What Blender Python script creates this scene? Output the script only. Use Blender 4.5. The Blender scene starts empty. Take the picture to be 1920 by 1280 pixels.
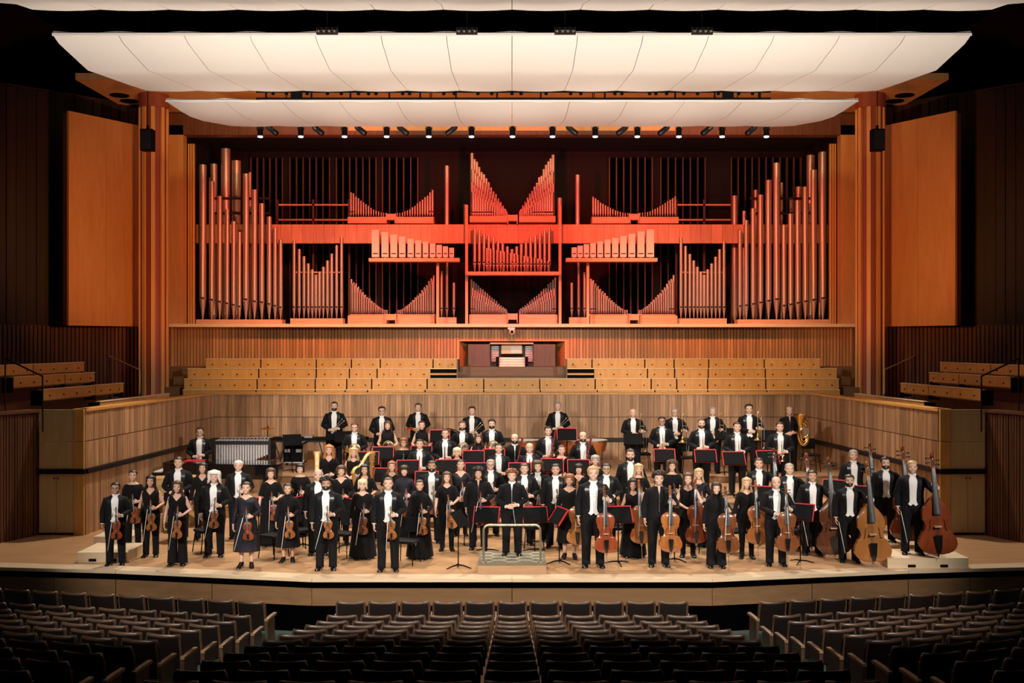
import bpy, math, random
import numpy as np
from mathutils import Vector, Matrix
random.seed(7)
PI = math.pi
scene = bpy.context.scene
COL = scene.collection
# ---------------------------------------------------------------- camera
ZC, F = 4.35, 2000.0           # eye height above the stage, focal length in pixels of a 1920 frame
cam = bpy.data.cameras.new('camera'); camo = bpy.data.objects.new('camera', cam); COL.objects.link(camo)
cam.sensor_width = 36; cam.lens = 36*F/1920; cam.clip_end = 200
camo.location = (0, 0, ZC); camo.rotation_euler = (PI/2, 0, 0)
scene.camera = camo
# ---------------------------------------------------------------- world + exposure
w = bpy.data.worlds.new('hall_dark'); scene.world = w; w.use_nodes = True
w.node_tree.nodes['Background'].inputs[0].default_value = (1, .7, .5, 1)
w.node_tree.nodes['Background'].inputs[1].default_value = 0.0015
vs = scene.view_settings
vs.view_transform = 'Standard'; vs.look = 'None'; vs.exposure = 0.0; vs.gamma = 1.0; vs.use_curve_mapping = False
# ---------------------------------------------------------------- stage lighting (spots of the hall, plus added canopy and soffit lamps)
def spot(name, loc, aim, power, color, angle, blend=.4, size=.25):
    l = bpy.data.lights.new(name, 'SPOT'); l.energy = power; l.color = color
    l.spot_size = math.radians(angle); l.spot_blend = blend; l.shadow_soft_size = size
    o = bpy.data.objects.new(name, l); COL.objects.link(o); o.location = loc
    o.rotation_euler = (Vector(aim)-Vector(loc)).to_track_quat('-Z', 'Y').to_euler()
    return o
WARM = (1, .93, .84)
for sx in (-1, 1):
    spot('front_spot', (sx*9.5, 5, 9.6), (sx*1.0, 24.2, .4), 10200, WARM, 43, .45, .35)
    spot('organ_red_spot', (sx*5.0, 30.6, 9.0), (sx*6.4, 38, 8.2), 2300, (1, .13, .075), 80, .7, .2)
    spot('organ_cross_spot', (sx*3.0, 31.0, 8.8), (-sx*6.2, 38, 6.6), 500, (1, .12, .06), 70, .7, .2)
    spot('column_warm_spot', (sx*7.0, 25.5, 5.2), (sx*12.2, 35, 8.2), 2100, (1, .36, .12), 58, .8, .3)
    for fx in (2.4, 7.2):  # unseen floods low in the stalls, added to brighten the canopy undersides
        spot('added_canopy_flood', (sx*fx, 15.0, 1.9), (sx*fx*.95, 23.6, 10.6), 2900, (1, .91, .82), 66, 1, .5)
        spot('added_canopy_flood_far', (sx*fx, 15.5, 1.9), (sx*fx*.9, 30.6, 11.2), 5600, (1, .92, .84), 25, 1, .5)
        spot('added_canopy_flood_near', (sx*fx, 9.0, 2.3), (sx*fx, 17.0, 9.9), 1900, (1, .91, .82), 66, 1, .5)
    for fx in (2.6, 7.6): spot('added_soffit_light', (sx*fx, 30.6, 11.35), (sx*fx, 34.6, 12.2), 420, (1, .62, .28), 130, .8, .1)  # hidden lamps added above the lower canopy so the soffit reads bright
    spot('choir_warm_spot', (sx*5.5, 29.2, 9.9), (sx*5.5, 35.6, 3.4), 2300, (1, .60, .30), 75, .8, .2)
spot('front_spot_mid', (0, 3, 9.4), (0, 24.4, .6), 6400, WARM, 37, .4, .35)
spot('organ_red_mid', (0, 30.5, 8.8), (0, 38, 7.4), 3900, (1, .05, .03), 82, .7, .2)
for x in (-7.0, -2.4, 2.4, 7.0):
    spot('stage_downlight', (x, 26.2, 10.1), (x*.95, 23.6, 0), 2700, (1, .89, .75), 74, .6, .15)
# ---------------------------------------------------------------- mesh helpers
def V3(p): return Vector(p)
def at(u, v, Y):               # photo pixel at depth Y -> point
    return ((u-960)*Y/F, Y, ZC-(v-640)*Y/F)
class MB:
    def __init__(s): s.v = []; s.f = []; s.m = []
    def add(s, vs_, fs, m=0):
        o = len(s.v); s.v.extend([tuple(p) for p in vs_])
        for f in fs: s.f.append(tuple(i+o for i in f)); s.m.append(m)
        return s
    def box(s, c, size, m=0, R=None):
        hx, hy, hz = size[0]/2, size[1]/2, size[2]/2
        P = [Vector((x, y, z)) for x in (-hx, hx) for y in (-hy, hy) for z in (-hz, hz)]
        if R is not None: P = [R @ p for p in P]
        c = Vector(c)
        return s.add([p+c for p in P], [(0,1,3,2),(4,6,7,5),(0,4,5,1),(2,3,7,6),(0,2,6,4),(1,5,7,3)], m)
    def bx(s, x0, x1, y0, y1, z0, z1, m=0):
        return s.box(((x0+x1)/2, (y0+y1)/2, (z0+z1)/2), (abs(x1-x0), abs(y1-y0), abs(z1-z0)), m)
    def loft(s, rings, m=0, caps=(True, True), closed=True):
        n = len(rings[0]); vs_ = [p for r in rings for p in r]; fs = []
        for k in range(len(rings)-1):
            for i in range(n if closed else n-1):
                j = (i+1) % n
                fs.append((k*n+i, k*n+j, (k+1)*n+j, (k+1)*n+i))
        if closed and caps[0]: fs.append(tuple(reversed(range(n))))
        if closed and caps[1]: fs.append(tuple((len(rings)-1)*n+i for i in range(n)))
        return s.add(vs_, fs, m)
    def tube(s, path, r, n=8, m=0, caps=(True, True), flat=1.0):
        path = [Vector(p) for p in path]; k = len(path)
        if not hasattr(r, '__len__'): r = [r]*k
        up = None; rings = []
        for i in range(k):
            d = (path[min(i+1, k-1)]-path[max(i-1, 0)]).normalized()
            if up is None:
                up = Vector((0, 0, 1)) if abs(d.z) < .9 else Vector((0, 1, 0))
            sx = d.cross(up)
            if sx.length < 1e-5: sx = d.orthogonal()
            sx.normalize(); up = sx.cross(d).normalized()
            rings.append([path[i]+(sx*math.cos(a)+up*math.sin(a)*flat)*r[i] for a in [2*PI*q/n for q in range(n)]])
        return s.loft(rings, m, caps)
    def lathe(s, prof, n=16, m=0, o=(0,0,0), R=None, caps=(True, True)):
        o = Vector(o); rings = []
        for r, z in prof:
            ring = [Vector((r*math.cos(2*PI*q/n), r*math.sin(2*PI*q/n), z)) for q in range(n)]
            if R is not None: ring = [R @ p for p in ring]
            rings.append([p+o for p in ring])
        return s.loft(rings, m, caps)
    def ell(s, c, r, m=0, n=10, k=6, R=None):
        c = Vector(c); rings = []
        for j in range(k+1):
            t = -PI/2+PI*j/k; q = max(math.cos(t), .02)
            ring = [Vector((r[0]*q*math.cos(2*PI*i/n), r[1]*q*math.sin(2*PI*i/n), r[2]*math.sin(t))) for i in range(n)]
            if R is not None: ring = [R @ p for p in ring]
            rings.append([p+c for p in ring])
        return s.loft(rings, m)
    def prism(s, poly, z0, z1, m=0):   # xy polygon extruded in z
        n = len(poly)
        return s.add([(x, y, z0) for x, y in poly]+[(x, y, z1) for x, y in poly],
              [tuple(reversed(range(n))), tuple(range(n, 2*n))]+[(i, (i+1) % n, n+(i+1) % n, n+i) for i in range(n)], m)
    def mesh(s, name, mats, sharp=40):
        me = bpy.data.meshes.new(name); me.from_pydata(s.v, [], s.f)
        for mm in (mats if isinstance(mats, (list, tuple)) else [mats]): me.materials.append(mm)
        me.polygons.foreach_set('material_index', s.m)
        me.polygons.foreach_set('use_smooth', [True]*len(s.f))
        me.update()
        if sharp: me.set_sharp_from_angle(angle=math.radians(sharp))
        return me
    def build(s, name, mats, parent=None, sharp=40):
        return link(name, s.mesh(name, mats, sharp), parent)
def link(name, me, parent=None, loc=None, rot=None, scale=None):
    o = bpy.data.objects.new(name, me); COL.objects.link(o)
    if parent is not None: o.parent = parent
    if loc is not None: o.location = loc
    if rot is not None: o.rotation_euler = rot
    if scale is not None: o.scale = (scale,)*3 if not hasattr(scale, '__len__') else scale
    return o
def empty(name, loc=(0,0,0), rz=0):
    o = bpy.data.objects.new(name, None); COL.objects.link(o); o.location = loc; o.rotation_euler = (0, 0, rz)
    o.empty_display_size = .1
    return o
def tag(o, label, cat, group=None):
    o['label'] = label; o['category'] = cat
    if group: o['group'] = group
    return o
def struct(o, label=None):
    o['kind'] = 'structure'
    if label: o['label'] = label
    return o
def stuff(o): o['kind'] = 'stuff'; return o
ORD = ['first','second','third','fourth','fifth','sixth','seventh','eighth','ninth','tenth','eleventh','twelfth','thirteenth','fourteenth','fifteenth','sixteenth']
# ---------------------------------------------------------------- materials
def mat(name, col, rough=.5, metal=0, spec=.5, coat=0, sheen=0, emit=None, bump=0, bscale=60):
    m = bpy.data.materials.new(name); m.use_nodes = True; nt = m.node_tree; b = nt.nodes['Principled BSDF']
    b.inputs['Base Color'].default_value = (*col, 1); b.inputs['Roughness'].default_value = rough
    b.inputs['Metallic'].default_value = metal; b.inputs['Specular IOR Level'].default_value = spec
    b.inputs['Coat Weight'].default_value = coat
    if sheen: b.inputs['Sheen Weight'].default_value = sheen
    if emit: b.inputs['Emission Color'].default_value = (*emit[:3], 1); b.inputs['Emission Strength'].default_value = emit[3]
    # faint procedural variation on every surface
    tc = nt.nodes.new('ShaderNodeTexCoord'); no = nt.nodes.new('ShaderNodeTexNoise'); no.inputs['Scale'].default_value = bscale
    nt.links.new(tc.outputs['Object'], no.inputs['Vector'])
    mr = nt.nodes.new('ShaderNodeMapRange'); mr.inputs[3].default_value = max(rough-.06, 0); mr.inputs[4].default_value = min(rough+.06, 1)
    nt.links.new(no.outputs[0], mr.inputs[0]); nt.links.new(mr.outputs[0], b.inputs['Roughness'])
    if bump:
        bp = nt.nodes.new('ShaderNodeBump'); bp.inputs['Strength'].default_value = bump; bp.inputs['Distance'].default_value = .01
        nt.links.new(no.outputs[0], bp.inputs['Height']); nt.links.new(bp.outputs[0], b.inputs['Normal'])
    return m
def wood(name, c1, c2, scale=(6, 6, .5), rough=.45, island=.25, objr=.0, coat=0, spec=.4):
    m = bpy.data.materials.new(name); m.use_nodes = True; nt = m.node_tree; N = nt.nodes; L = nt.links; b = N['Principled BSDF']
    b.inputs['Roughness'].default_value = rough; b.inputs['Coat Weight'].default_value = coat; b.inputs['Specular IOR Level'].default_value = spec
    tc = N.new('ShaderNodeTexCoord'); mp = N.new('ShaderNodeMapping'); mp.inputs['Scale'].default_value = scale
    L.new(tc.outputs['Object'], mp.inputs[0])
    geo = N.new('ShaderNodeNewGeometry'); oi = N.new('ShaderNodeObjectInfo')
    ad = N.new('ShaderNodeVectorMath'); ad.operation = 'MULTIPLY_ADD'; ad.inputs[1].default_value = (37, 17, 23)
    cb = N.new('ShaderNodeCombineXYZ'); L.new(geo.outputs['Random Per Island'], cb.inputs[0]); L.new(oi.outputs['Random'], cb.inputs[1])
    L.new(cb.outputs[0], ad.inputs[0]); L.new(mp.outputs[0], ad.inputs[2])
    no = N.new('ShaderNodeTexNoise'); no.inputs['Scale'].default_value = 2.2; no.inputs['Detail'].default_value = 5; no.inputs['Distortion'].default_value = .6
    L.new(ad.outputs[0], no.inputs['Vector'])
    cr = N.new('ShaderNodeValToRGB'); cr.color_ramp.elements[0].color = (*c1, 1); cr.color_ramp.elements[1].color = (*c2, 1)
    cr.color_ramp.elements[0].position = .3; cr.color_ramp.elements[1].position = .7
    L.new(no.outputs[0], cr.inputs[0])
    def rng(sock, amt):
        r = N.new('ShaderNodeMapRange'); r.inputs[3].default_value = 1-amt; r.inputs[4].default_value = 1+amt; L.new(sock, r.inputs[0]); return r.outputs[0]
    mu = N.new('ShaderNodeMath'); mu.operation = 'MULTIPLY'
    L.new(rng(geo.outputs['Random Per Island'], island), mu.inputs[0]); L.new(rng(oi.outputs['Random'], objr), mu.inputs[1])
    sc = N.new('ShaderNodeVectorMath'); sc.operation = 'SCALE'; L.new(cr.outputs[0], sc.inputs[0]); L.new(mu.outputs[0], sc.inputs['Scale'])
    L.new(sc.outputs[0], b.inputs['Base Color'])
    return m
M = {}
M['floor'] = wood('stage_floor_maple', (.37,.205,.098), (.49,.285,.145), (.5, 5, 5), .38, .12)
M['nosing'] = wood('pale_stage_nosing', (.56,.41,.26), (.66,.50,.34), (.5, 6, 6), .45, .1)
M['riser_face'] = wood('riser_face_wood', (.33,.19,.095), (.43,.26,.14), (.6, 5, 5), .45, .12)
M['panel'] = wood('stage_wall_walnut', (.27,.138,.066), (.46,.265,.138), (7, 7, .45), .5, .3, .1)
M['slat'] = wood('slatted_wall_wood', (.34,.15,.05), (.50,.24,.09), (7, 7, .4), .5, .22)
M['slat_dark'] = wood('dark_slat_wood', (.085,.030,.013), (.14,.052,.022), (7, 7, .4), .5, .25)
M['bench'] = wood('bench_ply', (.54,.25,.065), (.64,.33,.095), (5, 5, .6), .42, .08, .06)
M['bench_top'] = wood('bench_pale_edge', (.70,.50,.30), (.78,.58,.38), (1, 5, 5), .5, .05)
M['maple_post'] = wood('golden_maple_post', (.55,.30,.08), (.66,.38,.12), (5, 5, .5), .45, .05)
M['maple_door'] = wood('pale_maple_door', (.52,.38,.20), (.60,.46,.27), (5, 5, .5), .45, .05)
M['orange'] = wood('orange_veneer', (.52,.24,.08), (.60,.30,.11), (3, 3, .4), .5, .04)
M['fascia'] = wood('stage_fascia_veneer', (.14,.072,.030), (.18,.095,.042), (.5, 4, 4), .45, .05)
M['beam'] = wood('organ_beam_veneer', (.50,.27,.16), (.64,.38,.24), (6, 6, .5), .45, .14, .14)
M['chest'] = wood('windchest_wood', (.52,.30,.17), (.62,.38,.23), (.6, 5, 5), .5, .08)
M['ply'] = wood('pale_ply_block', (.68,.52,.33), (.76,.60,.41), (.7, 5, 5), .55, .05)
M['console'] = wood('dark_walnut_console', (.085,.034,.016), (.13,.055,.026), (5, 5, .5), .35, .05)
M['celesta'] = wood('celesta_oak', (.50,.30,.12), (.60,.38,.17), (4, 4, .6), .4, .05)
M['black'] = mat('matt_black', (.0035,.0035,.004), .75, spec=.1)
M['rail_black'] = mat('black_rail', (.006,.006,.007), .35)
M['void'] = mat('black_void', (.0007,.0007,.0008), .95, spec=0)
M['chamber'] = mat('dark_chamber_paint', (.016,.015,.017), .85, spec=.1)
M['gloss_black'] = mat('piano_lacquer', (.005,.005,.006), .12, coat=.6)
M['cloth_black'] = mat('black_wool', (.0045,.0045,.0055), .8, spec=.2, sheen=.02, bump=.2, bscale=120)
M['cloth_soft'] = mat('soft_black_jersey', (.005,.0047,.0055), .85, spec=.18, sheen=.03)
M['sequin'] = mat('black_sequin', (.02,.02,.03), .22, .6, bump=1.0, bscale=140)
M['satin'] = mat('black_satin', (.012,.012,.014), .3)
M['shirt'] = mat('white_shirt', (.82,.80,.78), .7, spec=.2, bump=.1)
M['shoe'] = mat('black_shoe', (.006,.006,.006), .18)
M['steel'] = mat('brushed_steel', (.55,.54,.52), .3, 1)
M['silver'] = mat('resonator_silver', (.62,.63,.66), .35, .35)
M['dark_steel'] = mat('dark_steel', (.03,.03,.032), .4, .6)
M['brass'] = mat('lacquered_brass', (.80,.52,.18), .2, 1)
M['brass_pale'] = mat('pale_brass_tube', (.62,.52,.30), .3, 1)
M['gold'] = mat('harp_gold', (.78,.50,.16), .35, .7)
M['copper'] = mat('timpani_copper', (.62,.22,.07), .28, .8)
M['skin_drum'] = mat('drum_head', (.62,.55,.46), .6)
M['ivory'] = mat('ivory_key', (.8,.77,.70), .4)
M['red'] = mat('red_folder_edge', (.50,.012,.02), .5)
M['canopy'] = mat('canopy_fabric', (.84,.78,.71), .85, spec=.1)
M['pipe'] = mat('organ_pipe_metal', (.46,.36,.31), .36, .6, bscale=4)
M['pipe_wood'] = mat('white_painted_pipe', (.74,.66,.58), .6)
M['pipe_dark'] = mat('tarnished_pipe', (.30,.26,.22), .4, .5)
M['slot'] = mat('pipe_mouth_shadow', (.01,.01,.01), .8)
M['column'] = mat('oxblood_column', (.22,.045,.018), .55)
M['carpet_grey'] = mat('aisle_carpet', (.07,.10,.09), .95, spec=.1, bump=.3)
M['seat_back'] = mat('seat_back_leather', (.007,.0035,.0025), .45)
M['seat_rim'] = wood('seat_rim_walnut', (.06,.032,.019), (.09,.05,.03), (3, 3, 3), .32, .05)
M['seat_arm'] = wood('seat_arm_wood', (.22,.13,.07), (.28,.17,.095), (2, 5, 5), .45, .05)
M['lens'] = mat('spotlight_lens', (.9,.9,.85), .3, emit=(1, .95, .85, 6))
M['carpet_hex'] = mat('podium_carpet', (.17,.155,.115), .95, spec=.1, bump=.3)
M['hexline'] = mat('podium_hex_line', (.55,.48,.33), .9)
M['podium_rail'] = mat('champagne_rail', (.62,.56,.42), .3, .9)
M['paper'] = mat('sheet_paper', (.8,.76,.68), .8)
M['teal'] = mat('stop_white', (.8,.78,.74), .5)
def skin(name, c): return mat(name, c, .5, spec=.35)
SK = [skin('skin_fair', (.66,.40,.29)), skin('skin_light', (.58,.33,.22)), skin('skin_tan', (.45,.25,.15)), skin('skin_olive', (.52,.31,.20))]
HC = {'black': mat('hair_black', (.012,.009,.008), .45), 'dark': mat('hair_dark_brown', (.03,.016,.009), .45), 'brown': mat('hair_brown', (.075,.036,.018), .45),
      'auburn': mat('hair_auburn', (.22,.075,.025), .45), 'ginger': mat('hair_ginger', (.42,.16,.05), .45), 'blond': mat('hair_blond', (.50,.33,.15), .45),
      'pale': mat('hair_pale_blond', (.72,.56,.34), .45), 'grey': mat('hair_grey', (.30,.27,.24), .5), 'white': mat('hair_white', (.72,.68,.62), .5)}
M['eye_white'] = mat('eye_white', (.75,.72,.70), .3); M['iris'] = mat('iris_dark', (.02,.012,.01), .2)
M['lip'] = mat('lips', (.40,.13,.10), .45); M['teeth'] = mat('teeth', (.8,.76,.70), .3)
M['tall_dark'] = wood('near_black_slat', (.018,.006,.003), (.03,.010,.005), (7, 7, .4), .6, .3)
M['shutter'] = wood('dark_shutter_wood', (.07,.035,.025), (.10,.05,.035), (7, 7, .4), .6, .1)
# ================================================================ STRUCTURE
def seg_frame(p0, p1):
    d = Vector((p1[0]-p0[0], p1[1]-p0[1], 0)); L = d.length; d.normalize()
    return d, Vector((-d.y, d.x, 0)), L        # along, left normal, length
def seg_box(mb, p0, p1, z0, z1, t0, t1, m=0, a=0, b=None):   # slab along p0->p1 between offsets t0..t1 of the left normal
    d, n, L = seg_frame(p0, p1); b = L if b is None else b; o = Vector((p0[0], p0[1], 0))
    q = [o+d*a+n*t0, o+d*b+n*t0, o+d*b+n*t1, o+d*a+n*t1]
    if t1 < t0: q = q[::-1]
    mb.prism([(p.x, p.y) for p in q], z0, z1, m)
def strips(p0, p1, z0, z1, pitch, gap, t0, t1, jit=.006, m=0, mb=None, a=0, b=None):
    mb = mb or MB(); d, n, L = seg_frame(p0, p1); b = L if b is None else b
    k = max(1, round((b-a)/pitch)); w_ = (b-a)/k
    for i in range(k):
        seg_box(mb, p0, p1, z0, z1, t0, t1+random.uniform(-jit, jit), m, a+i*w_, a+(i+1)*w_-gap)
    return mb
# ---- stage floor
FRONT = [(-13.2,20.95),(-10,20.55),(-7.53,20.25),(-3.67,19.53),(0,19.53),(3.67,19.53),(7.53,20.25),(10,20.55),(13.2,20.95)]
mb = MB(); mb.prism([(x_, y_+.05) for x_, y_ in FRONT]+[(13.2,24.9),(9.9,24.9),(9.2,32),(-9.2,32),(-9.9,24.9),(-13.2,24.9)], -.06, 0)
floor = struct(mb.build('floor', M['floor']), 'honey-coloured timber stage floor')
for i in range(len(FRONT)-1):
    p0, p1 = FRONT[i], FRONT[i+1]
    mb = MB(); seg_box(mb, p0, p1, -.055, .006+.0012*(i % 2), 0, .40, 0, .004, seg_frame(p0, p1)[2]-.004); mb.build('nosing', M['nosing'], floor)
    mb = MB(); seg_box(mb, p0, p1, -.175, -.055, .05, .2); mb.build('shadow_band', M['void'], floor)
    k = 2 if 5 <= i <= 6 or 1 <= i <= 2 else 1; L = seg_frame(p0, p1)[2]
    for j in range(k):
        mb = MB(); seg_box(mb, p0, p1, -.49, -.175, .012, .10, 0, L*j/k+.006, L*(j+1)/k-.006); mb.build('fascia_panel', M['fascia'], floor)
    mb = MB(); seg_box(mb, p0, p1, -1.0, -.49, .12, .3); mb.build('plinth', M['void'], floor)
# ---- stalls floor, raked
def stall_z(Y): return -1.0 if Y > 17.2 else -1.0+.19*(17.2-Y)
mb = MB(); ys = [24.0, 17.2, 12, 6, 1, -8]
for a, b in zip(ys, ys[1:]):
    mb.add([(-22,a,stall_z(a)),(22,a,stall_z(a)),(22,b,stall_z(b)),(-22,b,stall_z(b))], [(0,3,2,1)])
struct(mb.build('floor', M['carpet_grey']), 'dark grey-green raked stalls floor')
# ---- risers
def floor_z(X, Y):
    if X < -5.0:
        if X < -6.3 and Y < 28.55: return .3 if Y >= 26.3 else 0
        return .85 if Y >= 27.9 else 0
    if X < 3.0:
        return 0 if Y < 24.9 else .85 if Y >= 27.9 else .15*(int((Y-24.9)/.75)+1)
    return .85 if Y >= 27.9 else .65 if Y >= 24.6 and X < 7.4 else 0
def platform(x0, x1, y0, y1, z0, z1, lab):
    wl = lambda x, y: max(-9.54+.0987*(y-24), min(9.54-.0987*(y-24), x))
    q = lambda e: [(wl(x0, y0+e), y0+e), (wl(x1, y0+e), y0+e), (wl(x1, y1), y1), (wl(x0, y1), y1)]
    mb = MB(); mb.prism(q(.03), z0+.002, z1-.05); o = mb.build('stage_riser', M['riser_face'])
    mb = MB(); mb.prism(q(0), z1-.035, z1); mb.build('deck', M['floor'], o)
    mb = MB(); mb.prism(q(.012), z1-.05, z1-.035); mb.build('shadow_gap', M['rail_black'], o)
    tag(o, lab, 'riser', 'orchestra risers')
platform(-9.3, -6.31, 26.3, 28.54, 0, .3, 'low timber riser under the grand piano at the left')
platform(-9.0, -6.31, 28.55, 31.6, 0, .85, 'high timber riser under the vibraphone at the left')
platform(-6.3, -5.01, 27.9, 31.6, 0, .85, 'high timber riser carrying the black flight case')
for k in range(4):
    platform(-5.0, 2.99, 24.9+.75*k, 24.9+.75*(k+1)-.005, 0, .15*(k+1), 'timber step riser under the winds, %s from the front' % ORD[k])
platform(-5.0, 2.99, 27.9, 31.6, 0, .85, 'high timber riser under percussion and timpani at the back')
platform(3.0, 7.4, 24.6, 27.895, 0, .65, 'timber riser under the trumpets at the right')
platform(3.0, 9.0, 27.9, 31.6, 0, .85, 'high timber riser under the trombones at the right')
# ---- stage enclosure walls: solid core, strip panels, black rail, pale ledge
def stage_wall(name, p0, p1, lab, widths):
    d, n, L = seg_frame(p0, p1)
    mb = MB(); seg_box(mb, p0, p1, -.05, 2.76, .03, .25); core = struct(mb.build(name, M['slat_dark']), lab)
    a = 0; k = 0
    while a < L-.05:
        b = min(L, a+widths[k % len(widths)]); k += 1
        if L-b < .3: b = L
        for z0, z1 in ((.0, 1.37), (1.49, 2.095), (2.115, 2.77)):
            mb = strips(p0, p1, z0, z1, .088, .004, .03, -.004, .005, a=a, b=b-.008)
            mb.build('wall_panel', M['panel'], core)
        a = b
    mb = MB(); seg_box(mb, p0, p1, 1.38, 1.48, .03, -.07); mb.build('buffer_rail', M['rail_black'], core)
    mb = MB(); seg_box(mb, p0, p1, 2.775, 2.83, .30, -.03); mb.build('ledge', M['bench'], core)
    return core
LW0, LW1, RW0, RW1 = (-9.6, 24.0), (-8.84, 31.7), (9.6, 24.0), (8.84, 31.7)
W_ = [.95, .62, 1.05, .8, 1.1, .7]
stage_wall('wall_back', LW1, RW1, 'walnut strip panelled wall behind the orchestra', W_)
stage_wall('wall_left', LW0, LW1, 'walnut strip panelled stage wall at the left', W_[::-1])
stage_wall('wall_right', RW1, RW0, 'walnut strip panelled stage wall at the right', W_)
for s in (-1, 1):                                   # end cupboards of the side walls
    c = empty('stage_end_cupboard', (s*10.1, 24.0, 0))
    def part(nm, x0, x1, y0, y1, z0, z1, m):
        mb = MB(); mb.bx(s*x0-s*10.1, s*x1-s*10.1, y0-24, y1-24, z0, z1); return mb.build(nm, M[m], c)
    part('carcass', 9.84, 10.62, 24.0, 24.5, .03, 2.78, 'slat_dark')
    for z0, z1 in ((0, 1.37), (1.49, 2.1), (2.11, 2.83)): part('post', 9.61, 9.83, 23.93, 24.4, z0, z1, 'maple_post')
    part('rail', 9.58, 10.64, 23.90, 23.995, 1.38, 1.48, 'rail_black')
    part('upper_panel', 9.84, 10.62, 23.95, 23.995, 1.49, 2.1, 'maple_door'); part('upper_panel', 9.84, 10.62, 23.95, 23.995, 2.105, 2.82, 'maple_door')
    for x0, x1 in ((9.84, 10.225), (10.235, 10.62)):
        o = part('door', x0, x1, 23.955, 23.995, .06, 1.37, 'maple_door')
        mb = MB(); xx = s*((x1-.04 if x0 < 10 else x0+.04)-10.1); mb.lathe([(.012,0),(.016,.03)], 8, 0, (xx, -.045, 1.28), Matrix.Rotation(PI/2, 3, 'X')); mb.build('knob', M['black'], o)
    tag(c, 'pale maple cupboard ending the %s stage wall' % ('left' if s < 0 else 'right'), 'cupboard', 'stage end cupboards')
    # outer dark slatted wall running out of frame
    p0, p1 = ((-11.9, 20.9), (-10.64, 24.0)) if s < 0 else ((10.64, 24.0), (11.9, 20.9))
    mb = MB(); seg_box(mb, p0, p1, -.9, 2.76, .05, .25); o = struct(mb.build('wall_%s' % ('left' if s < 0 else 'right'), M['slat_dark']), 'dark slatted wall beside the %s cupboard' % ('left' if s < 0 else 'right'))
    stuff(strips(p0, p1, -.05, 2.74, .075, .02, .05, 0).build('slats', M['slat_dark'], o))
    mb = MB(); seg_box(mb, p0, p1, 2.76, 2.82, .3, -.03); mb.build('ledge', M['slat_dark'], o)
    mb = MB(); seg_box(mb, p0, p1, .05, 2.0, .02, -.02, 0, 1.0 if s < 0 else 1.6, 1.12 if s < 0 else 1.72); mb.build('recess_strip', M['black'], o)
    # side terrace floors
    mb = MB(); mb.prism([(s*9.62,24.2),(s*8.9,31.9),(s*8.9,36.5),(s*17,36.5),(s*17,19.5),(s*12.2,21.0),(s*10.9,24.2)][::s], 2.30, 2.44)
    struct(mb.build('floor', M['slat_dark']), 'dark side terrace floor at the %s' % ('left' if s < 0 else 'right'))
# ---- choir terrace
for k in range(5):
    y0 = 31.96+.9*k; mb = MB(); mb.bx(-11.0, 11.0, y0, y0+.9, 2.0, 2.35+.3*k-.05)
    struct(mb.build('floor', M['fascia']), 'choir terrace step')
mb = MB(); mb.bx(-12.5, 12.5, 36.46, 37.0, 2.0, 3.5); struct(mb.build('floor', M['fascia']), 'choir terrace top step')
CH = {1: [342,480,591,647,689,797,907,1013,1120,1228,1271,1327,1438,1576], 2: [344,482,591,650,697,801,907,1012,1116,1221,1269,1327,1436,1574],
      3: [351,485,593,655,707,808,None,1113,1214,1265,1328,1435,1570], 4: [385,489,593,659,713,812,861,None,1062,1110,1209,1264,1329,1433,1539]}
rowname = {1: 'front row', 2: 'second row', 3: 'third row', 4: 'top row'}
def bench(p0, p1, ztop, h, lab, group, knobs, depth=.42):
    d, n, L = seg_frame(p0, p1); o = empty('choir_bench', (p0[0], p0[1], ztop-h), math.atan2(d.y, d.x))
    mb = MB(); mb.bx(.012, L-.012, 0, .03, .02, h-.02); mb.build('front_panel', M['bench'], o)
    mb = MB(); mb.bx(.0, L, -.015, .11, h-.02, h); mb.build('ledge', M['bench_top'], o)
    mb = MB(); mb.bx(.02, L-.02, .10, depth, -.02, .02); mb.build('seat_board', M['bench'], o)
    for x in (.0, L-.02):
        mb = MB(); mb.bx(x, x+.02, .02, depth, -.10, h-.03); mb.build('end_panel', M['black'], o)
    for i in range(knobs):
        mb = MB(); mb.lathe([(.022,0),(.022,.012),(.012,.02)], 8, 0, (L*(i+.5)/knobs, .0, h*.42), Matrix.Rotation(PI/2, 3, 'X')); mb.build('knob', M['black'], o)
    return tag(o, lab, 'bench', group)
for r, (Y, vt, vb) in {1: (32.5, 730, 750), 2: (33.4, 709, 731), 3: (34.3, 690, 710), 4: (35.2, 672, 691)}.items():
    zt = ZC-(vt-640)*Y/F; h = (vb-vt)*Y/F; side = 'left'; i = 0; xs = CH[r]
    for a, b in zip(xs, xs[1:]):
        if a is None or b is None:
            i = 0; side = 'right'; continue
        i += 1; x0, x1 = (a-960)*Y/F, (b-960)*Y/F
        where = ('%s from the left end' % ORD[i-1]) if side == 'left' else ('%s to the right of the console' % ORD[i-1])
        if r <= 2: where = '%s from the left end' % ORD[i-1]
        bench((x0+.008, Y), (x1-.008, Y), zt, h, 'veneered choir bench section, %s, %s' % (rowname[r], where), 'choir benches', max(2, round((b-a)/26)))
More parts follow.
